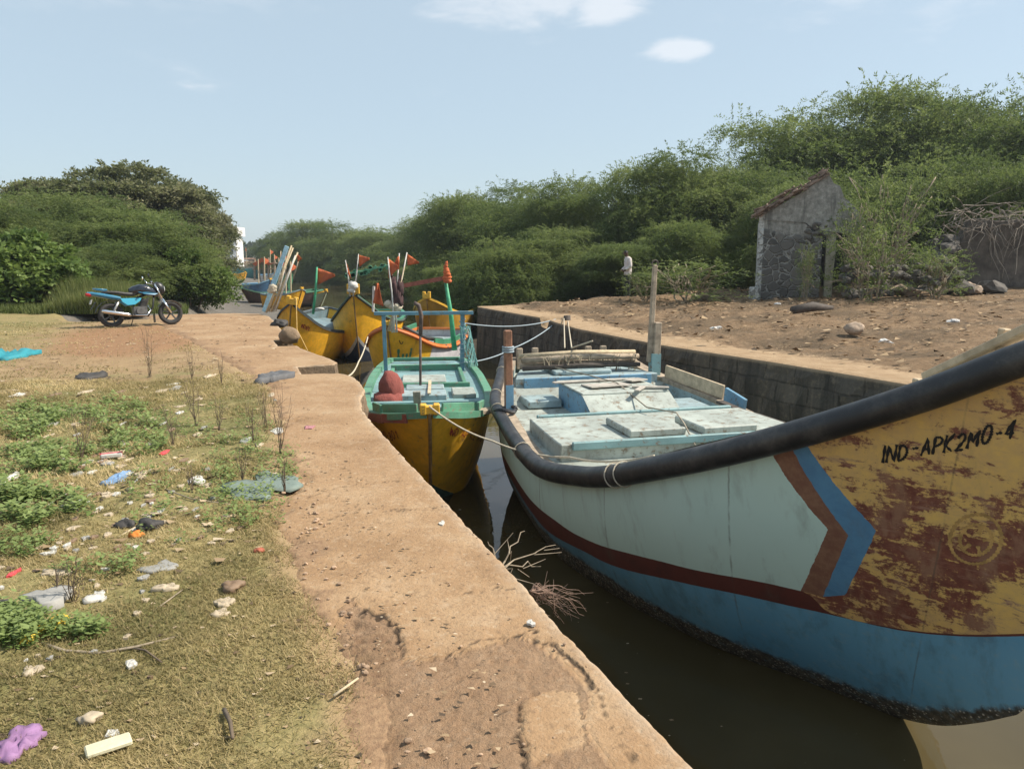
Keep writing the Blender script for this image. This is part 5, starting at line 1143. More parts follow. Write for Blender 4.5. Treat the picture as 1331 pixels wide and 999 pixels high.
def rocks():
    rg = random.Random(21)
    spots = [((1112, 360), 22.5, .26, 'flat dark stone lying left of the leaning wall chunk'), ((1128, 352), 23, .30, 'rounded dark stone stacked beside the leaning wall chunk'), ((1178, 352), 22.5, .34, 'broad brown boulder at the foot of the rubble'), ((1150, 362), 22.3, .24, 'tan stone among the rubble by the shrub'),
             ((1245, 370), 20.8, .36, 'dark boulder nearest the right end of the rubble'), ((1262, 356), 21.5, .30, 'grey boulder leaning on the wall chunk foot'), ((1222, 366), 21.4, .20, 'small grey stone between the boulders'), ((1290, 366), 20.6, .34, 'long flat dark slab at the rubble edge'),
             ((1210, 330), 23.8, .26, 'stone in the tumbled stair of rubble, middle'), ((1222, 318), 24, .28, 'stone high on the tumbled stair of rubble'), ((1200, 343), 23.6, .26, 'stone low on the tumbled stair of rubble'), ((1232, 305), 24.2, .3, 'topmost stone of the tumbled rubble stair'), ((1190, 352), 23.3, .25, 'stone at the base of the tumbled rubble stair'), ((1104, 368), 22.3, .2, 'small dark stone at the left end of the rubble row')]
    def on_slope(x, y):
        r_ = ray(x, y)
        for t in np.arange(17, 22.6, .1):
            P_ = r_*t; zt = float(zr(np.array(SNz(P_[0], P_[1])[1])))
            if H+P_[2] <= zt: break
        return P_[0], P_[1], zt
    for i_, ((x, y), Y, r, lb) in enumerate(spots):
        p = aty(x, y+6, Y) if 8 <= i_ <= 12 else on_slope(x, y+11)
        if not 8 <= i_ <= 12: p = (p[0], p[1], p[2]+r*.35); m = MB(); m.blob((0, 0, 0), (r*rg.uniform(.9, 1.25), r, r*rg.uniform(.55, .85)), rg, 9, .42); o = m.build('rubble_stone', STONE if rg.random() < .75 else STONEP); o.location = p; o.rotation_euler = (rg.uniform(-.2, .2), rg.uniform(-.2, .2), rg.uniform(0, 6)); tagit(o, lb, 'stone', 'rubble stones')
    m = MB(); rgn = random.Random(5)
    for i in range(26):
        t_ = i/25; p = aty(1185+52*t_, 368-62*t_, 24.6); m.blob((p[0], p[1]+rgn.uniform(-.1, .8), p[2]-.25), (.28, .35, .24), rgn, 9, .4)
    for i in range(14): p = aty(1150+7*i, 372, 24.3); m.blob((p[0], p[1], .5), (.32, .4, .2), rgn, 9, .4)
    for i in range(60): p = aty(rgn.uniform(1095, 1250), rgn.uniform(345, 372), rgn.uniform(21.5, 23.8)); m.blob(p, (.16*rgn.uniform(.5, 1.2), .14, .10), rgn, 7, .3)
    tagit(m.build('rubble', STONE), kind='stuff')
    m = MB(); m.blob((0, 0, 0), (.17, .13, .12), rg, 12, .25); o = m.build('rock', STONEP, smooth=True); P = atz(1111, 425, .30); o.location = (P[0], P[1], P[2]-.03); tagit(o, 'pale orange rock alone on the littered brown slope', 'rock')
    t = [(atz(1030, 403, .33), atz(1082, 400, .36))][0]; m = MB(); m.tube([t[0], tuple((np.array(t[0])+t[1])/2+[0, 0, .06]), t[1]], [.10, .12, .05], 8); tagit(m.build('fallen_log', WOODD, smooth=True), 'charred log on the littered slope below the ruined hut', 'log')
    rgc = random.Random(14)
    for x, y, lb in ((1010, 396, 'white plastic scrap'), (930, 428, 'grey scrap'), (1150, 445, 'pale crumpled scrap'), (1240, 418, 'whitish scrap')):
        P = atz(x, y, .3); m = MB(); m.blob((0, 0, 0), (.10, .07, .035), rgc, 8, .5); o = m.build('scrap', WHITEP); o.location = (P[0], P[1], P[2]+.02); tagit(o, lb+' lying on the brown slope '+{1010: 'by the hut', 930: 'above the wall edge', 1150: 'near the yellow bow rail', 1240: 'right of the pale rock'}[x], 'litter')
    m = MB()
    for i in range(5): P = atz(826+rgc.uniform(-12, 12), 407+rgc.uniform(-2, 2), .02); m.blob((P[0], P[1], .04), (.28, .16, .05), rgc, 8, .4)
    tagit(m.build('rag_heap', plain('dark_grey_rag', (.06, .055, .05), .95)), 'dark heap of rags on the edge of the opposite quay', 'rags')
rocks()

# ---------------------------------------------------------------- far boats, buildings
T7 = gen_table(5.6, .95, 1.25, .85, 1.0, .3, .8, 1.15)
B7, _ = boat('open boat with pale green inside and dark tarred hull sitting on the mud', aty(313, 380, 50), (.72, .70), T7, m_band('tarred_hull', [(0, (.03, .028, .026)), (.55, (.07, .045, .04))]), lambda y: .35, PALEGREEN2, PALEGREEN2, None, group='boats further up the creek', stem=PALEGREEN2)
B7.location.z = -1.55
m = MB()
for y in (1.2, 2.4, 3.6): m.box((0, y, .72), (1.7, .25, .05))
m.build('thwart', PALEGREEN2, B7)
def side_boat(label, a, b, Y, beam, hm, cap, deckm, zb=1.5, zm=.95, group='boats further up the creek', masts=()):
    pa = np.array(aty(a[0], a[1], Y)); pb = np.array(aty(b[0], b[1], Y+1)); d = (pb-pa)[:2]; L = np.linalg.norm(d); T = gen_table(L, beam, zb, zm, zb*.8, .3, .7, 1.1)
    t, h = boat(label, (pa[0], pa[1], ZW), d/L, T, hm, lambda y: zm-.25, cap, cap, deckm, group=group)
    for (fy, hh, fl) in masts:
        m = MB(); m.tube([(0, fy*L, zm-.3), (.1, fy*L, zm+hh)], .05, 5); mo = m.build('mast', POLEM, t)
        if fl: flag_mesh((.1, fy*L, zm+hh), .7, .5, (1, 0, 0), random.Random(int(hh*10)), .4).build('flag', FLAG, mo, smooth=True, fix=False)
    return t
BYEL = m_band('far_yellow_hull', [(0, (.06, .09, .12)), (.3, YEL)]); BTEAL = m_band('far_teal_hull', [(0, NAVY), (.25, (.08, .30, .30))]); BBLU = m_band('far_blue_hull', [(0, NAVY), (.3, (.06, .16, .30))]); BGRN = m_band('far_green_hull', [(0, NAVY), (.3, (.40, .48, .36))])
side_boat('yellow boat with grey blue edge lying across the creek beyond the pole bundle', (393, 380), (350, 380), 47, 1.1, BYEL, GREYP, BLUEP, 1.45, 1.1, masts=((.35, 2.0, 1), (.5, 1.7, 0), (.7, 2.2, 1)))
side_boat('pale green slim boat with yellow tip behind the yellow and grey blue boat', (424, 372), (392, 372), 53, .7, BGRN, YELP, PALEGREEN2, 1.1, .9)
side_boat('dark blue boat moored behind the tarred green boat', (352, 365), (325, 365), 62, 1.2, BBLU, BLUEP, BLUEP, 1.6, 1.2, masts=((.3, 2.2, 1), (.6, 2.0, 0)))
side_boat('teal boat with a low cabin far up the creek', (300, 352), (330, 352), 120, 1.4, BTEAL, TURQ, TURQ, 2.2, 1.7, masts=((.3, 2.6, 0), (.7, 3.2, 1)))
side_boat('yellow boat far up the creek in front of the teal one', (319, 355), (300, 355), 105, 1.0, BYEL, YELP, YELP, 1.4, 1.1)
side_boat('bright teal boat far up the creek right of the teal cabin boat', (347, 350), (330, 350), 125, 1.2, BTEAL, TURQ, TURQ, 1.9, 1.5)
side_boat('white and blue boat far up the creek behind the jetty frame', (362, 356), (345, 356), 90, 1.1, m_band('far_white_hull', [(0, (.06, .16, .30)), (.4, WHT)]), BLUEP, BLUEP, 1.8, 1.3, masts=((.3, 2.4, 1), (.6, 3.0, 1)))
side_boat('green boat far up the creek beside the white and blue one', (377, 360), (362, 359), 82, 1.0, m_band('far_green_topsides', [(0, NAVY), (.35, (.07, .30, .17))]), GREENP, GREENP, 1.7, 1.2, masts=((.4, 2.4, 1), (.65, 1.9, 0)))
side_boat('orange hulled boat far up the creek near the thatched shed', (356, 349), (343, 349), 135, 1.2, m_band('far_orange_hull', [(0, NAVY), (.35, (.5, .16, .04))]), ORANGEP, ORANGEP, 2.0, 1.6, masts=((.4, 3.0, 1),))
# jetty frame of poles with orange cover
t = thing('jetty', 'rickety frame of poles with an orange cover standing in the creek', 'jetty', aty(338, 362, 70))
for x, y0, y1 in ((331, 364, 337), (337, 363, 341), (349, 362, 335), (357, 362, 338), (343, 363, 340)):
    m = MB(); m.tube([aty(x, y0, 70), aty(x, y1, 70)], .09, 6); m.build('pole', WOODW, t, world=True)
m = MB(); m.tube([aty(328, 343, 70), aty(360, 342, 70)], .07, 6); m.tube([aty(328, 350, 70.2), aty(360, 349, 70.2)], .06, 6); m.build('crossbeam', WOODW, t, world=True)
m = MB(); m.extr([(-.9, 0, 0), (0, 0, .55), (.9, 0, -.05), (.5, 0, -.1), (0, 0, .2), (-.6, 0, -.2)], aty(341, 343, 69.5), aty(341, 343, 71.5)); m.build('cover', FLAG, t, world=True)
def house(label, px, base, top, wpx, Y, wm, rm, name='house', storeys=1):
    a = np.array(aty(px-wpx/2, base, Y)); b = np.array(aty(px+wpx/2, base, Y)); z0 = .0; z1 = aty(px, top, Y)[2]; wd = b[0]-a[0]; cx = (a[0]+b[0])/2
    t = thing(name, label, 'building', (cx, Y+wd*.4, 0)); m = MB(); m.box((cx, Y+wd*.4, (z0-1+z1*.75)/2), (wd, wd*.8, z1*.75-z0+1)); m.build('wall', wm, t, world=True)
    m = MB(); zz = z1*.75; m.add([(cx-wd*.58, Y-.5, zz), (cx+wd*.58, Y-.5, zz), (cx+wd*.58, Y+wd*.9, zz), (cx-wd*.58, Y+wd*.9, zz), (cx-wd*.58, Y+wd*.4, z1), (cx+wd*.58, Y+wd*.4, z1)], [(0, 1, 5, 4), (2, 3, 4, 5), (0, 4, 3), (1, 2, 5)]); m.build('roof', rm, t, world=True)
    m = MB()
    for i in (-1, 1): m.box((cx+i*wd*.25, Y-.04, zz*.55), (wd*.16, .12, zz*.35))
    m.build('window', DARKIN, t, world=True)
GW = plain('grey_white_wall', (.42, .40, .37), .9); TW = plain('tan_wall', (.34, .26, .19), .9); TR = plain('tile_roof', (.22, .12, .08), .9); GR = plain('tin_roof', (.33, .33, .33), .6); THR = plain('thatch', (.20, .16, .11), .95)
for a in (('low grey shed with tin roof on the far shore, left end', 312, 346, 338, 14, 222, GW, GR), ('tan house with tiled roof on the far shore behind the pole frame', 326, 346, 335, 16, 226, TW, TR), ('pale house with grey roof in the middle of the far shore', 339, 345, 331, 15, 230, GW, GR),
          ('thatched shed at the right end of the far shore', 352, 345, 334, 14, 224, TW, THR), ('white walled house peeking over the far sheds', 345, 344, 327, 9, 240, plain('whitewash', (.6, .58, .55), .9), TR)): house(*a)
def tower():
    a = aty(299, 345, 150); t = thing('white_building', 'tall white building with balconies rising behind the far trees', 'building', (a[0], a[1], 0)); WB = plain('white_render', (.68, .67, .66), .85, .06, 3); top = aty(299, 295, 150)[2]; wd = 150*.020
    cx, cy = a[0]-.9, a[1]; m = MB(); m.box((cx, cy+2, top*.36), (wd+1.5, 4, top*.72+.2)); m.box((cx, cy+2, top*.885), (wd+2.3, 4.8, top*.23)); m.box((cx+1.2, cy+1, top+.5), (.25, .25, 1)); m.build('wall', WB, t, world=True)
    fl = top*.72/3
    for i in range(3):
        m = MB(); m.box((cx, cy-.1, fl*(i+1)), (wd+2.2, .9, .22)); m.build('balcony', WB, t, world=True)
        for j in range(3): m = MB(); m.box((cx-1.3+1.3*j, cy-.03, fl*i+fl*.5), (.62, .14, fl*.55)); m.build('window', plain('dark_glass', (.10, .12, .14), .2), t, world=True)
tower()
# ---------------------------------------------------------------- trees
def tpos(px, Y, z): r = aty(px, 400, Y); return (r[0], Y, z)
GR_ = 'thorn trees on the right bank'
PR = [tree_proto('thorn_tree', s, 4.6, 6.5, n, 1.25, L_MESQ, 'x', 'tree', GR_, per=10, nleaf=24, tl=1.15, ll=.14, lw=.15, droop=.42, zlo=.03) for s, n in ((1, 72), (2, 68), (3, 76), (4, 70))]
used = {}
def T(i, px, top, Y, hw, label, zb=0.0, proto=None, key=None, rz=None, H0=6.5, W0=4.6, ky=1.0):
    p = proto or PR[i]; k = key or i; x, y, _ = tpos(px, Y, 0); ztop = aty(px, top, Y)[2]; sc = (hw*Y/1000/W0, hw*Y/1000/W0*ky, (ztop-zb)/H0)
    return plant_copy(p, k, (x, y, zb), rz if rz is not None else (px*.013) % 6.28, sc, label)
far = [(0, 372, 300, 135, 34, 'farthest thorn tree at the creek bend, nearest the far shore'), (1, 402, 287, 125, 48, 'second thorn tree from the creek bend, rounded top'), (2, 450, 287, 110, 52, 'thorn tree above the flag of the tilted boat'), (3, 500, 291, 98, 52, 'thorn tree behind the flags of the navy footed boat'), (0, 538, 288, 84, 50, 'thorn tree behind the tall flag bundle')]
for i, px, top, Y, hw, lb in far: T(i, px, top, Y, hw, lb, -1.2)
mid = [(1, 585, 262, 66, 62, 'thorn tree behind the green post, stepping up to the thicket'), (2, 632, 232, 52, 78, 'broad thorn tree standing at the corner of the opposite quay'), (3, 700, 238, 44, 85, 'low domed thorn tree left of the standing person'), (0, 765, 226, 40, 88, 'thorn tree rising behind the standing person'), (1, 838, 214, 38, 90, 'tall thorn tree right of the standing person'),
       (3, 655, 305, 33.5, 75, 'bushy thorn tree overhanging the end of the opposite quay wall'), (0, 735, 292, 34, 80, 'shaded thorn tree straight left of the person'), (2, 600, 335, 38, 48, 'small thorn bush at the waterline behind the red brown beam')]
for i, px, top, Y, hw, lb in mid: T(i, px, top, Y, hw, lb, -.9 if px in (600, 655) else -.2, ky=.8 if Y < 36 else 1)
rt = [(2, 905, 190, 37, 95, 'thorn tree left of the ruined hut, middle height'), (0, 985, 152, 42, 120, 'spreading thorn tree topping the thicket left of the hut gable'), (3, 1080, 132, 44, 120, 'high thorn tree directly above the hut gable'), (1, 1185, 108, 42, 120, 'tallest thorn tree behind the right side of the hut'), (2, 1290, 112, 38, 120, 'thorn tree above the leaning wall chunk'), (0, 1385, 98, 36, 130, 'thorn tree running out of the right edge of the picture'),
      (1, 1020, 232, 31, 85, 'leafy thorn tree hugging the back of the ruined hut'), (3, 1170, 205, 30, 95, 'dark thorn tree between the hut and the wall chunk'), (2, 1290, 190, 29.5, 105, 'dark thorn tree close behind the creeper covered wall'), (0, 885, 285, 31.5, 80, 'low thorn tree behind the shrub beside the person'), (1, 1400, 180, 28, 110, 'low thorn tree at the right edge behind the rubble'), (3, 820, 305, 31.5, 70, 'dark thorn bush directly behind the person')]
for i, px, top, Y, hw, lb in rt: T(i, px, top, Y, hw, lb, .45 if px > 950 else .25, ky=.75 if Y < 33 else 1)
for i, (px, Y, hw, top, lb) in enumerate(((590, 47, 40, 340, 'low dark bush overhanging the creek behind the green post'), (548, 60, 40, 338, 'low bush overhanging the creek behind the tall flag bundle'), (505, 78, 38, 336, 'low bush overhanging the creek right of the white flag pole'), (462, 97, 36, 335, 'low bush overhanging the creek left of the white flag pole'), (425, 114, 30, 334, 'low bush overhanging the creek above the square orange flag'), (640, 37, 45, 345, 'low dark bush at the very end of the opposite quay'), (395, 127, 28, 333, 'lowest bush at the creek bend'))):
    T(i % 4, px, top, Y, hw, lb, -1.75 if px < 620 else -1.0)
# shrubs in front of the ruin
def shrub_clumps(n, Wd, Hh, cr, z0=.3):
    def f(rng): return [((rng.uniform(-1, 1)*Wd, rng.uniform(-.6, .6)*Wd, Hh*(z0+(1-z0)*rng.random())), (cr*rng.uniform(.7, 1.2), cr, cr*.32)) for _ in range(n)]
    return f
sh = tree_proto('thorn_shrub', 31, 1.4, 2.0, 0, .5, L_MESQ, 'sparse pale stemmed thorn shrub growing in front of the ruined hut doorway', 'shrub', 'thorn shrubs on the slope', per=8, nleaf=12, tl=.5, ll=.10, lw=.16, droop=.2, stems=5, tr=.035, clumps=shrub_clumps(26, 1.35, 2.05, .48, .22), bark=TWIG)
x, y, _ = tpos(1128, 21.6, 0); sh.location = (x, y, .32); sh.scale = (.80, .8, 1.0)
c = copy_thing(sh, tpos(893, 24.0, .16), 2.0, 'low feathery thorn shrub spreading right of the standing person', (1.3, 1.2, .62))
c = copy_thing(sh, tpos(1046, 22.9, .30), 4.0, 'small thorn sprig growing against the stonework left of the door jamb', (.22, .22, .75))
c = copy_thing(sh, tpos(1215, 21.8, .45), 1.1, 'thin thorn shrub among the rubble stones', (.7, .7, .6))
c = copy_thing(sh, tpos(1108, 23.2, .3), 5.1, 'tall thorn shrub growing beside the right end of the ruined hut', (.55, .7, 1.42))
c = copy_thing(sh, tpos(1150, 25.4, .4), 3.1, 'dark thorn shrub behind the right end of the ruined hut', (1.0, .9, 1.9))
c = copy_thing(sh, tpos(838, 25.5, .2), 5.6, 'low thorn sprays reaching in front of the legs of the standing person', (.6, .5, .42))
# left side
gl = 'trees on the left bank'
fig = tree_proto('banyan_tree', 41, 8.0, 9.0, 120, 1.5, L_FIG, 'huge rounded banyan with grey green leaves towering over the left bushes', 'tree', gl, per=9, nleaf=12, tl=.7, ll=.24, lw=.26, droop=.25, stems=5, tr=.4, flat=.6)
x, y, _ = tpos(140, 46, 0); fig.location = (x, y, -.2); fig.scale = (.80, .8, (aty(140, 210, 46)[2]+.2)/9.0)
fg2 = copy_thing(fig, tpos(228, 50, -.3), 2.2, 'smaller banyan crown sloping down to the white building', (.33, .5, .80))
for i, px, top, Y, hw, lb in ((0, 85, 246, 34, 120, 'feathery thorn tree in front of the banyan, left'), (1, 185, 268, 33, 110, 'feathery thorn tree in front of the banyan, centre'), (2, 20, 262, 31, 90, 'feathery thorn tree at the left edge of the picture'), (3, 222, 300, 36, 60, 'thorn tree between the banyan and the round mangrove bush'), (2, 130, 310, 29, 95, 'low thorn bush directly behind the motorcycle'), (1, -60, 250, 30, 120, 'thorn tree cut by the left edge of the picture')):
    c = T(i, px, top, Y, hw, lb, 0, ky=.8); c['group'] = gl
mg = tree_proto('mangrove_bush', 51, 1.6, 2.6, 46, .55, L_MANG, 'bright green rounded mangrove bush at the edge of the mud', 'bush', None, per=26, nleaf=9, tl=.32, ll=.13, lw=.28, droop=.05, zlo=.02, stems=4, tr=.05, flat=.8)
x, y, _ = tpos(251, 31.5, 0); mg.location = (x, y, -.5); mg.scale = (.85, .85, .98)
c = copy_thing(mg, tpos(215, 33, -.2), 2, 'darker mangrove bush left of the bright rounded one', (.9, .8, .9))
br = tree_proto('broadleaf_bush', 61, 1.9, 2.6, 52, .6, L_BRIGHT, 'lush light green broadleaf bush at the left edge behind the lawn', 'bush', None, per=17, nleaf=8, tl=.42, ll=.19, lw=.34, droop=.35, zlo=.02, stems=5, tr=.05, flat=.7)
x, y, _ = tpos(20, 24.8, 0); br.location = (x, y, -.05); br.scale = (.95, .8, .98)
c = copy_thing(br, tpos(-95, 25.5, 0), 3, 'light green broadleaf bush cut by the left picture edge', (1, .8, 1.1))
# far shore wood
rng = np.random.default_rng(77); cl = [((rng.uniform(-190, 60), rng.uniform(262, 300), rng.uniform(.5, 4.6)), (4.5, 3.0, 2.6)) for _ in range(240)]
V, Tn = sprays(rng, cl, .55, 8, 1.6, 1.3, .4, .2); tagit(quads('far_wood', V, Tn, L_FAR), kind='stuff')
# ---------------------------------------------------------------- tall grass, lawn, weeds
def blades(rng, base, h, wd, lean, tint, name, leaf, seg=1):
    n = len(base); a = rng.random(n)*6.283; d = np.stack([np.cos(a), np.sin(a), np.zeros(n)], 1); s = np.stack([-np.sin(a), np.cos(a), np.zeros(n)], 1)
    top = base+d*(h*lean*(.3+rng.random(n)))[:, None]+np.array([0, 0, 1.0])*(h*(.55+.6*rng.random(n)))[:, None]; wv = (wd*(.6+.8*rng.random(n)))[:, None]
    return quads(name, np.stack([base-s*wv, base+s*wv, top], 1), tint, leaf, n=3)
rng = np.random.default_rng(9)
n = 16000; Y = rng.uniform(22.3, 25.2, n); px = rng.uniform(60, 205, n); X = (px-665.5)/1000*Y*1.0; cl = fbm(X*.9, Y*.9, 3); keep = rng.random(n) < .65+cl*1.2
X, Y = X[keep], Y[keep]; hh = .85+.5*fbm(X*.7, Y*.7, 3); tagit(blades(rng, np.stack([X, Y, np.zeros_like(X)], 1), np.clip(hh, .3, 1.3)*np.interp((X/Y*1000+665), [60, 95, 180, 205], [.35, 1, .9, .3]), np.full(len(X), .016), .35, rng.random(len(X))*.8+.1, 'tall_grass', L_REED), kind='stuff')
n = 9000; px = rng.uniform(-60, 330, n); Y = 22.2+rng.random(n)*1.6; X = (px-665.5)/1000*Y; keep = (px < 245); X, Y = X[keep], Y[keep]; tagit(blades(rng, np.stack([X, Y, np.zeros_like(X)], 1), np.full(len(X), .28), np.full(len(X), .014), .4, rng.random(len(X))*.6, 'bank_grass', L_REED), kind='stuff')
def ground_z(s, n): return gz(s, n)
def toW(s, n): return Q0[0]+DA[0]*s+DN[0]*n, Q0[1]+DA[1]*s+DN[1]*n
# short creeping lawn: density and size follow the distance
def lawn(n, s0, s1, n0, n1, h, wd, name, p=1.0, seed=1):
    rng = np.random.default_rng(seed); s = s0+(s1-s0)*rng.random(n)**p; q = rng.uniform(n0, n1, n); l = lin(L_S, s)+fbm(s*3, q*3, 3)*.28-.03
    g, rd = ground_masks(s, q); dens = np.clip((l-q)/.16, 0, 1)*np.clip(.40+fbm(s*1.7, q*1.7, 5, .6)*1.9+.35*g-rd*.8, .05, 1); k = rng.random(n) < dens; s, q = s[k], q[k]
    x, y = toW(s, q); z = ground_z(s, q); t = np.clip(.55+fbm(s*.9+9, q*.9, 4)*1.1+rng.normal(size=len(s))*.17, 0, 1)
    return tagit(blades(rng, np.stack([x, y, z], 1), h*(.7+.6*rng.random(len(s))), np.full(len(s), wd), 1.5, t, name, L_GRASS), kind='stuff')
lawn(190000, -1.0, 3.4, -3.6, -.7, .021, .0022, 'lawn', 1.0, 11)
lawn(150000, 3.2, 9.5, -7.2, -.6, .038, .0036, 'lawn', 1.0, 12)
lawn(60000, 9, 20, -14, -1.2, .035, .006, 'lawn', 1.0, 13)
# green creeping weeds in patches
def weedpatch(rects, name, seed, hh=.10, ll=.05, dens=900, leaf=L_WEED):
    rng = np.random.default_rng(seed); Vs = []; Ts = []
    for cx, cy, rx, ry, k in rects:
        n = int(dens*k); a = rng.random(n)*6.283; r = np.sqrt(rng.random(n)); px = cx+rx*r*np.cos(a); py = cy+ry*r*np.sin(a)
        P = np.array([atz(u, v, 0) for u, v in zip(px, py)]); kk = fbm(P[:, 0]*4, P[:, 1]*4, 3)+.22 > rng.random(n)*.45; P = P[kk]
        sn = np.array([SNz(p[0], p[1]) for p in P]); P[:, 2] = ground_z(sn[:, 0], sn[:, 1])
        for p in P:
            sc = .6+.9*rng.random(); nl = rng.integers(5, 11)
            for j in range(nl):
                h = hh*sc*rng.random(); an = rng.random()*6.283; d = np.array([math.cos(an), math.sin(an), rng.uniform(-.1, .7)]); d /= np.linalg.norm(d); s_ = np.array([-math.sin(an), math.cos(an), 0])*ll*sc*.32; b = p+np.array([rng.normal()*.02, rng.normal()*.02, h]); k2 = ll*sc
                Vs.append([b, b+d*k2*.5+s_, b+d*k2, b+d*k2*.5-s_]); Ts.append(np.clip(.3+.5*h/hh+.25*rng.random(), 0, 1))
    return tagit(quads(name, np.array(Vs), Ts, leaf), kind='stuff')
weedpatch([(110, 540, 90, 24, 1.2), (30, 552, 50, 20, .8), (60, 598, 75, 22, .9), (175, 578, 45, 18, .4), (25, 640, 45, 26, .7), (60, 668, 60, 22, .5), (170, 545, 55, 18, .45)], 'creeping_weeds', 5, .075, .034, 620)
weedpatch([(25, 700, 45, 30, .5), (20, 830, 40, 30, .5), (95, 830, 45, 12, .2), (130, 740, 60, 20, .2), (230, 690, 60, 25, .25), (330, 600, 55, 45, .55), (290, 560, 70, 30, .4), (8, 470, 20, 14, .15), (60, 455, 30, 5, .1), (380, 610, 20, 25, .15), (240, 640, 80, 30, .4), (330, 660, 50, 30, .3)], 'creeping_weeds', 6, .06, .022, 520)
weedpatch([(480, 628, 40, 6, .05), (445, 640, 40, 5, .05), (393, 612, 20, 12, .06), (420, 660, 25, 4, .03), (880, 992, 6, 5, .012)], 'crack_weeds', 7, .03, .018, 700)
# dry leaf crumbs and gravel
def crumbs(n, s0, s1, n0, n1, sz, name, mats, seed, pw=1.0, mask=None, flat=.3):
    rng = np.random.default_rng(seed); s = s0+(s1-s0)*rng.random(n)**pw; q = rng.uniform(n0, n1, n)
    if mask is not None: k = mask(s, q, rng); s, q = s[k], q[k]
    x, y = toW(s, q); n = len(s); l = lin(L_S, s); z = np.where(q < l, ground_z(s, q), .002); V = []
    c = np.stack([x, y, z+.003], 1); a = rng.random(n)*6.283; k = sz*(.4+1.3*rng.random(n)**2); tl = rng.normal(size=(n, 2))*flat
    pts = []
    for j in range(4):
        b = a+j*1.57+rng.normal(size=n)*.3; r = k*(.6+.6*rng.random(n)); dx, dy = np.cos(b)*r, np.sin(b)*r*.7; pts.append(c+np.stack([dx, dy, np.abs(dx*tl[:, 0]+dy*tl[:, 1])+.001], 1))
    return tagit(quads(name, np.stack(pts, 1), rng.random(n), mats), kind='stuff')
LEAFLIT = mat('leaf_litter', lambda k: {'Base Color': k.ramp(k.attr('tint'), [(0, (.05, .035, .022)), (.35, (.17, .11, .06)), (.7, (.36, .25, .14)), (1, (.55, .45, .32))]), 'Roughness': .9})
GRAV = mat('gravel', lambda k: {'Base Color': k.ramp(k.attr('tint'), [(0, (.16, .10, .065)), (.5, (.33, .21, .135)), (1, (.50, .38, .27))]), 'Roughness': .95})
crumbs(5000, -.8, 9, -4.5, -.4, .012, 'leaf_litter', LEAFLIT, 3, 1.3)
crumbs(900, 2, 9, -4.2, -1.0, .03, 'leaf_litter', LEAFLIT, 4, 1.0)
rngw = np.random.default_rng(41); n = 160; s = rngw.uniform(-1, 12, n); q = .15+rngw.random(n)*1.9; x, y = toW(s, q); c = np.stack([x, y, np.full(n, ZW+.004)], 1); a = rngw.random(n)*6.28; kz = .006+.02*rngw.random(n)**3
tagit(quads('floating_debris', np.stack([c+np.stack([np.cos(a+j*1.57)*kz, np.sin(a+j*1.57)*kz*.6, 0*a], 1) for j in range(4)], 1), .4+.6*rngw.random(n), LEAFLIT), kind='stuff')
crumbs(1500, 8, 21, -7, -.3, .03, 'leaf_litter', LEAFLIT, 8)
m = MB(); rg = random.Random(33)
def pebbles(n, fn, name, sz, mt, seed):
    m = MB(); rg = random.Random(seed); k = 0
    while k < n:
        s, q, z = fn(rg)
        if s is None: continue
        r = sz*rg.uniform(.35, 1.3); p = W(s, q, z+r*.25); m.blob(p, (r, r*rg.uniform(.6, 1), r*rg.uniform(.4, .8)), rg, 6, .25); k += 1
    tagit(m.build(name, mt), kind='stuff')
def in_rub(rg):
    s = rg.uniform(-.6, 1.2); q = rg.uniform(-1.0, -.1)
    return (s, q, -.035) if inpoly(np.array([s]), np.array([q]), RUB)[0] and not inpoly(np.array([s]), np.array([q]), SLAB)[0] else (None, 0, 0)
PEB = plain('pebble', (.34, .23, .15), .95, .45, 3, bump=.4)
pebbles(420, in_rub, 'gravel', .010, PEB, 1)
pebbles(120, lambda rg: (rg.uniform(-.3, 6), rg.uniform(-.95, -.02), 0), 'gravel', .006, PEB, 2)
pebbles(90, lambda rg: (lambda s: (s, float(lin(L_S, s))+rg.gauss(0, .07), .0))(rg.uniform(.3, 4)), 'gravel', .012, PEB, 3)
# stones and chips on the right slope
rng = np.random.default_rng(15); n = 5200; s = rng.uniform(-2, 22, n); q = 7.0+rng.random(n)**1.0*13; k = (q > wall_n(s)+.6); s, q = s[k], q[k]; x, y = toW(s, q)
c = np.stack([x, y, zr(q)+.03+fbm(s*.8, q*.8, 4)*.16+fbm(s*3, q*3, 3)*.05], 1); n = len(s); pts = []; a = rng.random(n)*6.283; kz = .012+.05*rng.random(n)**3
for j in range(4): b = a+1.57*j+rng.normal(size=n)*.3; pts.append(c+np.stack([np.cos(b)*kz*1.6, np.sin(b)*kz, np.abs(rng.normal(size=n))*kz*.6], 1))
tagit(quads('slope_litter', np.stack(pts, 1), rng.random(n)*.8, LEAFLIT), kind='stuff')
n = 26000; s = rng.uniform(-2, 22, n); q = 7.3+rng.random(n)*13; k = (q > wall_n(s)+.7+rng.random(n)*.5) & (fbm(s*1.1+40, q*1.1, 4)+.12 > rng.random(n)*.6); s, q = s[k], q[k]; x, y = toW(s, q)
tagit(blades(rng, np.stack([x, y, zr(q)-.02+fbm(s*.8, q*.8, 4)*.16], 1), np.full(len(s), .055), np.full(len(s), .006), 1.6, .2+.6*rng.random(len(s)), 'dead_grass', leafmat('dead_grass_blade', (.06, .042, .025), (.18, .12, .065), (.36, .26, .15), .2)), kind='stuff')
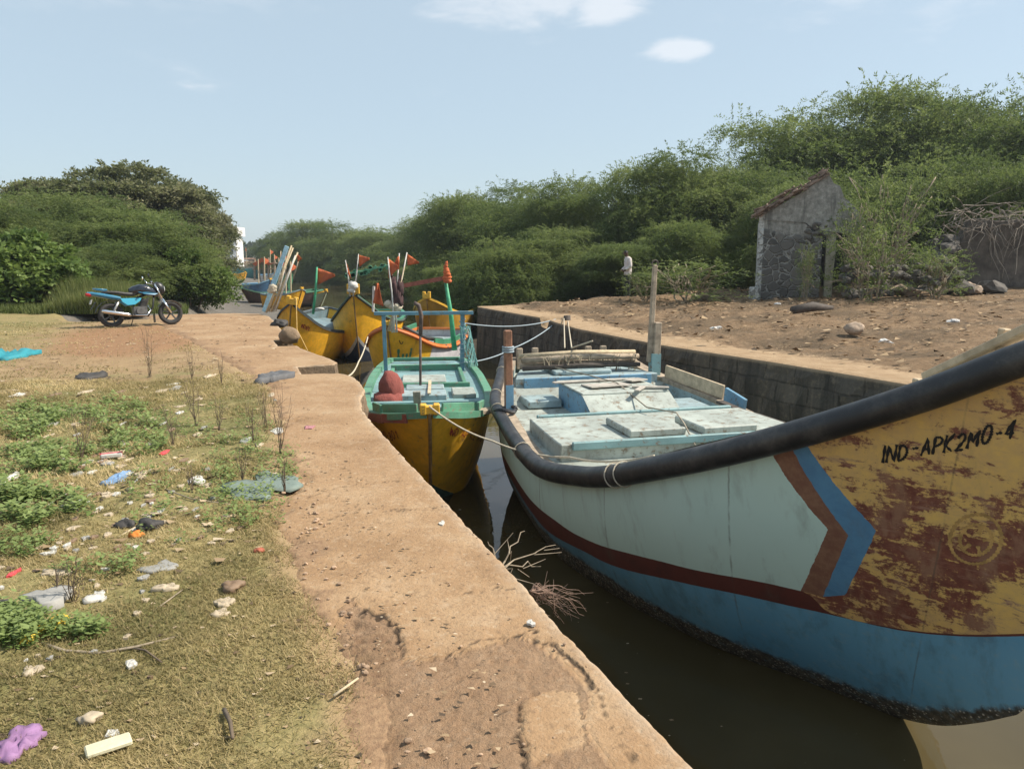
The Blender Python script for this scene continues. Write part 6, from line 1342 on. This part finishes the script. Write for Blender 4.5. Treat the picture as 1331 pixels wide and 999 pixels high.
# ---------------------------------------------------------------- dry weeds (countable stalks)
def dry_weed(px, py, hpx, label, seed, n=6, mt=None):
    rng = np.random.default_rng(seed); p = np.array(atz(px, py, 0)); h = hpx*p[1]/1000*1.02; t = []
    m = MB()
    for i in range(n):
        a = rng.random()*6.28; top = np.array([math.cos(a)*h*.22*rng.random(), math.sin(a)*h*.22*rng.random(), h*(.6+.4*rng.random())]); pts = [tuple(top*u+rng.normal(size=3)*[h*.015, h*.015, 0]) for u in np.linspace(0, 1, 6)]; m.tube(pts, [.0028, .0025, .002, .0017, .0014, .001], 4, cap=False)
        for j in range(3): u = rng.uniform(.3, .9); b = top*u; d = rng.normal(size=3)*h*.10+[0, 0, h*.10]; m.tube([tuple(b), tuple(b+d*.6), tuple(b+d)], [.0017, .0013, .0009], 3, cap=False)
    o = m.build('dry_weed', mt or TWIGD); o.location = p; tagit(o, label, 'dry weed', 'dry weeds standing in the lawn')
for i, (x, y, h, lb) in enumerate(((365, 590, 95, 'tall bare brown weed at the pavement border beside the torn net'), (345, 560, 55, 'bushy bare weed leaning right near the pavement border'), (285, 560, 50, 'bare weed in the middle of the shadowed scrub'), (255, 555, 75, 'thin upright weed left of the scrub middle'), (195, 490, 70, 'long thin stalk rising towards the motorcycle'), (225, 580, 60, 'wiry weed right of the green weeds'),
        (315, 625, 45, 'low wiry weed above the torn net'), (250, 640, 45, 'low wiry weed by the litter heap'), (105, 600, 80, 'tall wiry stalk among the green weeds'), (95, 790, 80, 'tangled dark weed above the fallen branch'), (75, 780, 60, 'tangled dark weed beside the grey stone slab'), (370, 640, 50, 'bare weed at the lower end of the border scrub'), (330, 580, 60, 'twin stalked weed in the border scrub'), (250, 492, 42, 'short stalk on the bare soil'), (288, 500, 40, 'short forked stalk on the bare soil'))): dry_weed(x, y, h, lb, 100+i, 7 if h < 70 else 9)
# twigs stuck in the wall face above the water
def branch(name, label, base, tips, r, mt, seed):
    rng = np.random.default_rng(seed); m = MB(); b = np.array(base)
    for tp in tips:
        tp = np.array(tp); pts = [tuple(b+(tp-b)*u+rng.normal(size=3)*.012*(0 < u < 1)+np.array([0, 0, .03*math.sin(3.1*u)])) for u in np.linspace(0, 1, 7)]; m.tube(pts, [r*(1-.12*i) for i in range(7)], 5)
        for j in range(2):
            u = rng.uniform(.35, .8); q = b+(tp-b)*u; d = rng.normal(size=3)*.05+(tp-b)*.2; m.tube([tuple(q), tuple(q+d)], [r*.5, r*.25], 4)
    tagit(m.build(name, mt), label, 'branch')
branch('bare_branch', 'pale bare branch growing out of the quay edge over the dark water', aty(648, 742, 4.15), [aty(722, 708, 4.5), aty(682, 690, 4.5), aty(703, 736, 4.3), aty(634, 704, 4.15), aty(668, 752, 4.1)], .006, TWIG, 3)
branch('dry_twigs', 'clump of dry brown twigs hanging from the quay edge', aty(690, 768, 3.62), [aty(700+rg.uniform(0, 66), 770+rg.uniform(-6, 42), 3.75) for _ in range(26)], .0028, plain('reddish_twig', (.23, .15, .11), .9), 4)
# ---------------------------------------------------------------- litter
rgl = random.Random(55)
def mt_of(nm, col, ro=.7): return plain('litter_'+nm, col, ro, .15, 12)
def flatbit(px, py, wpx, hpx, name, label, mt, cat='litter', thick=.004, rz=None, curl=.3, group=None, n=9):
    """crumpled flat piece: an uneven rim with creased rings inside"""
    p = np.array(atz(px, py, 0)); s_, q_ = SNz(p[0], p[1]); zg = float(ground_z(np.array(s_), np.array(q_))) if q_ < lin(L_S, s_) else .0
    wx = wpx*p[1]/1000; dy = abs(atz(px, py-hpx/2)[1]-atz(px, py+hpx/2)[1]); m = MB(); nr = 5 if wpx > 20 else 3; k = max(n, 9)+(8 if wpx > 20 else 0); ox, oy = rgl.uniform(0, 99), rgl.uniform(0, 99); hs = .16*min(curl, 1.0)*min(wx, dy)*(1.4 if wpx > 40 else 1)
    rr = [1+float(fbm(np.array(math.cos(6.283*i/k)*1.5+ox), np.array(math.sin(6.283*i/k)*1.5+oy), 3, .6))*1.1 for i in range(k)]; V = [(0, 0, .01+thick+hs*.5)]
    for j in range(1, nr+1):
        for i in range(k):
            a = 6.283*i/k; u = j/nr; x, y = math.cos(a)*wx/2*rr[i]*u, math.sin(a)*dy/2*rr[i]*u
            V.append((x, y, .006+thick+hs*abs(float(fbm(np.array(x/wx*3.5+ox), np.array(y/dy*3.5+oy), 3, .6)))*3*(1 if j < nr else .5)))
    o_ = len(V); V += [(v[0]*1.0, v[1]*1.0, 0.0) for v in V[-k:]]
    F = [(0, 1+i, 1+(i+1) % k) for i in range(k)]
    for j in range(nr-1): F += [(1+j*k+i, 1+(j+1)*k+i, 1+(j+1)*k+(i+1) % k, 1+j*k+(i+1) % k) for i in range(k)]
    b = 1+(nr-1)*k; F += [(b+i, o_+i, o_+(i+1) % k, b+(i+1) % k) for i in range(k)]
    m.add(V, F); o = m.build(name, mt, smooth=wpx > 20); o.location = (p[0], p[1], zg); o.rotation_euler[2] = rz or 0; tagit(o, label, cat, group); return o
def slab(px, py, L, B, h, rz, name, label, mt, cat='litter', rot=0):
    p = atz(px, py, 0); s_, q_ = SNz(p[0], p[1]); m = MB(); m.box((0, 0, h/2+.012), (L, B, h), M=Matrix.Rotation(rot, 3, 'X')); o = m.build(name, mt, bevel=h*.25); o.location = (p[0], p[1], float(ground_z(np.array(s_), np.array(q_)))); o.rotation_euler[2] = rz; tagit(o, label, cat)
def lump(px, py, wpx, rz, asp, name, label, mt, cat, rough=.2):
    p = atz(px, py, 0); s_, q_ = SNz(p[0], p[1]); r = wpx*p[1]/2000; m = MB(); m.blob((0, 0, r*asp*.5), (r, r*.75, r*asp), rgl, 12, rough); o = m.build(name, mt, smooth=True); o.location = (p[0], p[1], (float(ground_z(np.array(s_), np.array(q_))) if q_ < lin(L_S, s_) else 0)); o.rotation_euler[2] = rz; tagit(o, label, cat)
CREAM = mt_of('cream', (.42, .34, .24)); WHITEL = mt_of('white', (.48, .46, .42)); GREYL = mt_of('grey', (.28, .27, .25)); DARKL = mt_of('dark', (.045, .04, .037)); PINKL = mt_of('violet', (.27, .145, .28)); TEALL = mt_of('teal', (.02, .22, .27)); YELL = mt_of('yellow', (.62, .42, .04)); ORL = mt_of('orange', (.60, .20, .03)); BLUEL = mt_of('blue', (.16, .27, .44)); REDLI = mt_of('red', (.55, .06, .07)); BRICK = mt_of('brick', (.34, .09, .045)); HUSK = mt_of('husk', (.20, .13, .08)); NETB = mt_of('net', (.15, .19, .165))
lump(118, 936, 30, .6, .45, 'stone', 'cream coloured angular stone on the lawn above the pale tile', CREAM, 'stone', .25)
slab(142, 979, .135, .062, .018, .62, 'tile', 'pale rectangular tile lying in the bottom left grass', mt_of('tile', (.60, .55, .38)), 'tile')
flatbit(25, 970, 52, 40, 'purple_bag', 'crumpled purple plastic at the bottom left corner', PINKL, curl=.7, n=14); flatbit(10, 466, 38, 11, 'teal_cloth', 'bright teal cloth lying on the lawn at the left edge', TEALL, 'cloth', .03, curl=1.2, n=13)
slab(145, 596, .16, .07, .04, .5, 'carton', 'white carton with a red stripe lying among the green weeds', WHITEL, 'carton'); m = MB(); m.box((0, -.012, .034), (.163, .022, .043)); m.build('stripe', REDLI, bpy.data.objects['carton'])
flatbit(60, 790, 60, 26, 'stone_slab', 'grey flat stone slab behind the tangled weeds', GREYL, 'stone', .035, curl=.1); lump(5, 797, 26, .2, .6, 'dark_stone', 'dark round stone at the left picture edge', DARKL, 'stone')
flatbit(215, 745, 50, 14, 'roofing_scrap', 'grey ribbed roofing scrap with a dark end', GREYL, curl=.1); flatbit(217, 774, 30, 11, 'shell_scrap', 'cream shell like scrap right of the fallen stick', CREAM, curl=.6)
flatbit(290, 791, 26, 12, 'broken_coconut', 'pale broken husk piece, upper of the pair', CREAM, curl=.8); flatbit(288, 804, 24, 8, 'broken_coconut', 'pale broken husk piece, lower of the pair', CREAM, curl=.8)
lump(303, 770, 30, .8, .5, 'brown_husk', 'dark fibrous husk above the pale pair', HUSK, 'husk', .4); lump(337, 720, 14, 0, .6, 'brick_lump', 'small red brick lump alone in the lawn', BRICK, 'brick')
lump(192, 692, 34, .3, .55, 'dark_husk', 'black matted husk in the rubbish patch', DARKL, 'husk', .45); lump(166, 690, 28, .3, .5, 'dark_husk', 'black matted husk left of the larger one', DARKL, 'husk', .45); lump(180, 703, 20, .1, .5, 'orange_peel', 'orange lump between the black husks', ORL, 'litter', .35)
flatbit(57, 828, 30, 30, 'yellow_wrapper', 'yellow wrapper caught in the weeds', YELL, curl=1.2); flatbit(126, 783, 26, 12, 'white_scrap', 'white paper scrap near the tangled weed', WHITEL, curl=.8); flatbit(44, 882, 28, 13, 'cream_scrap', 'cream scrap above the bottom left corner', CREAM, curl=.5); flatbit(172, 868, 16, 9, 'white_scrap', 'white scrap below the fallen branch', WHITEL, curl=.9)
flatbit(144, 953, 16, 12, 'white_scrap', 'little white scrap between the stone and the tile', WHITEL, curl=.8); flatbit(72, 751, 34, 9, 'cream_scrap', 'long cream scrap above the grey slab', CREAM, curl=.4); flatbit(22, 750, 8, 12, 'red_scrap', 'small pinkish red scrap at the left', REDLI, curl=.6); flatbit(5, 630, 26, 18, 'white_bag', 'white torn bag at the left edge among weeds', WHITEL, curl=.8)
flatbit(155, 622, 18, 12, 'blue_wrapper', 'blue crumpled wrapper in the rubbish patch, upper', BLUEL, curl=.9); flatbit(147, 628, 22, 8, 'blue_wrapper', 'blue torn wrapper in the rubbish patch, lower', BLUEL, curl=.9); flatbit(98, 658, 22, 18, 'clear_plate', 'round translucent plate in the rubbish patch', mt_of('clear', (.38, .38, .34), .3), curl=.2, n=16); flatbit(212, 591, 9, 7, 'red_scrap', 'tiny red scrap right of the carton', REDLI, curl=.5)
flatbit(345, 632, 76, 32, 'torn_net', 'torn blue green net lying at the pavement border', NETB, 'net', .012, curl=.12, n=18, rz=.35); flatbit(320, 578, 13, 6, 'white_scrap', 'white scrap at the right of the border scrub', WHITEL, curl=.6); flatbit(361, 565, 14, 6, 'white_scrap', 'bright white scrap on the pavement side of the scrub', WHITEL, curl=.5); flatbit(257, 627, 22, 9, 'white_scrap', 'white crumpled scrap right of the rubbish patch', WHITEL, curl=.8)
flatbit(112, 490, 34, 8, 'dark_rag', 'dark rag lying on the bare soil left', DARKL, 'rag', .03, curl=.5, n=12); flatbit(358, 493, 30, 10, 'black_sandal', 'crumpled dark grey cloth on the pavement', mt_of('greycloth', (.10, .10, .105)), 'cloth', .05, curl=.7, n=13); lump(364, 423, 20, .4, .5, 'dark_rag', 'dark rag bundle on the pavement beside the tilted boat', DARKL, 'rag', .4)
lump(376, 442, 26, .3, .9, 'quay_stone', 'round headed block lying in the gap of the pavement edge', M_BLOCK, 'stone', .1); lump(416, 402, 12, 0, .3, 'scrap', 'pale scrap on the mud by the tilted boat', WHITEL, 'litter')
flatbit(575, 680, 10, 5, 'white_scrap', 'white bird dropping like scrap on the pavement edge', WHITEL, curl=.2); flatbit(690, 811, 12, 6, 'white_scrap', 'white scrap by the long pavement crack', WHITEL, curl=.3); flatbit(402, 556, 12, 5, 'pink_scrap', 'pinkish scrap on the pavement', mt_of('pink', (.36, .16, .17)), curl=.5)
def stick(pts, r, name, label, mt=TWIG):
    P = [tuple(np.array(atz(x, y, 0))+[0, 0, .025+.01*(i % 2)]) for i, (x, y) in enumerate(pts)]; m = MB(); m.tube(P, [r*(1-.5*i/len(P)) for i in range(len(P))], 6); tagit(m.build(name, mt, smooth=True), label, 'stick')
stick([(52, 842), (85, 856), (130, 856), (180, 850), (231, 834)], .008, 'fallen_branch', 'long curved fallen branch on the lawn'); stick([(165, 848), (190, 855), (211, 868)], .005, 'fallen_branch', 'short dark side branch below the long fallen branch', TWIGD)
stick([(434, 912), (466, 892)], .006, 'stick', 'pale straight stick in the lawn near the pavement', POLEM); stick([(190, 808), (238, 775)], .004, 'stick', 'thin stick pointing at the shell scrap'); stick([(292, 930), (300, 950), (303, 968)], .009, 'stick', 'dark rotten stick in the lower lawn', TWIGD); stick([(140, 712), (180, 690), (205, 684)], .007, 'stick', 'pale stick across the rubbish patch', POLEM); stick([(215, 640), (250, 655), (300, 660)], .005, 'stick', 'thin pale stick beside the white crumpled scrap')
GRP = 'small pale scraps of litter in the lawn'
for i in range(190):
    if i < 140: px, py = rgl.gauss(150, 75), rgl.gauss(640, 55)
    elif i < 165: px, py = rgl.uniform(20, 380), rgl.uniform(480, 620)
    else: px, py = rgl.uniform(0, 200), rgl.uniform(700, 900)
    if px > 370 or py < 470 or py > 960: continue
    flatbit(px, py, rgl.uniform(4, 12), rgl.uniform(2.5, 6), 'litter_scrap', 'small pale scrap of litter lying in the lawn', rgl.choice([CREAM, CREAM, WHITEL, GREYL, HUSK]), curl=rgl.uniform(.3, 1), group=GRP, n=7)
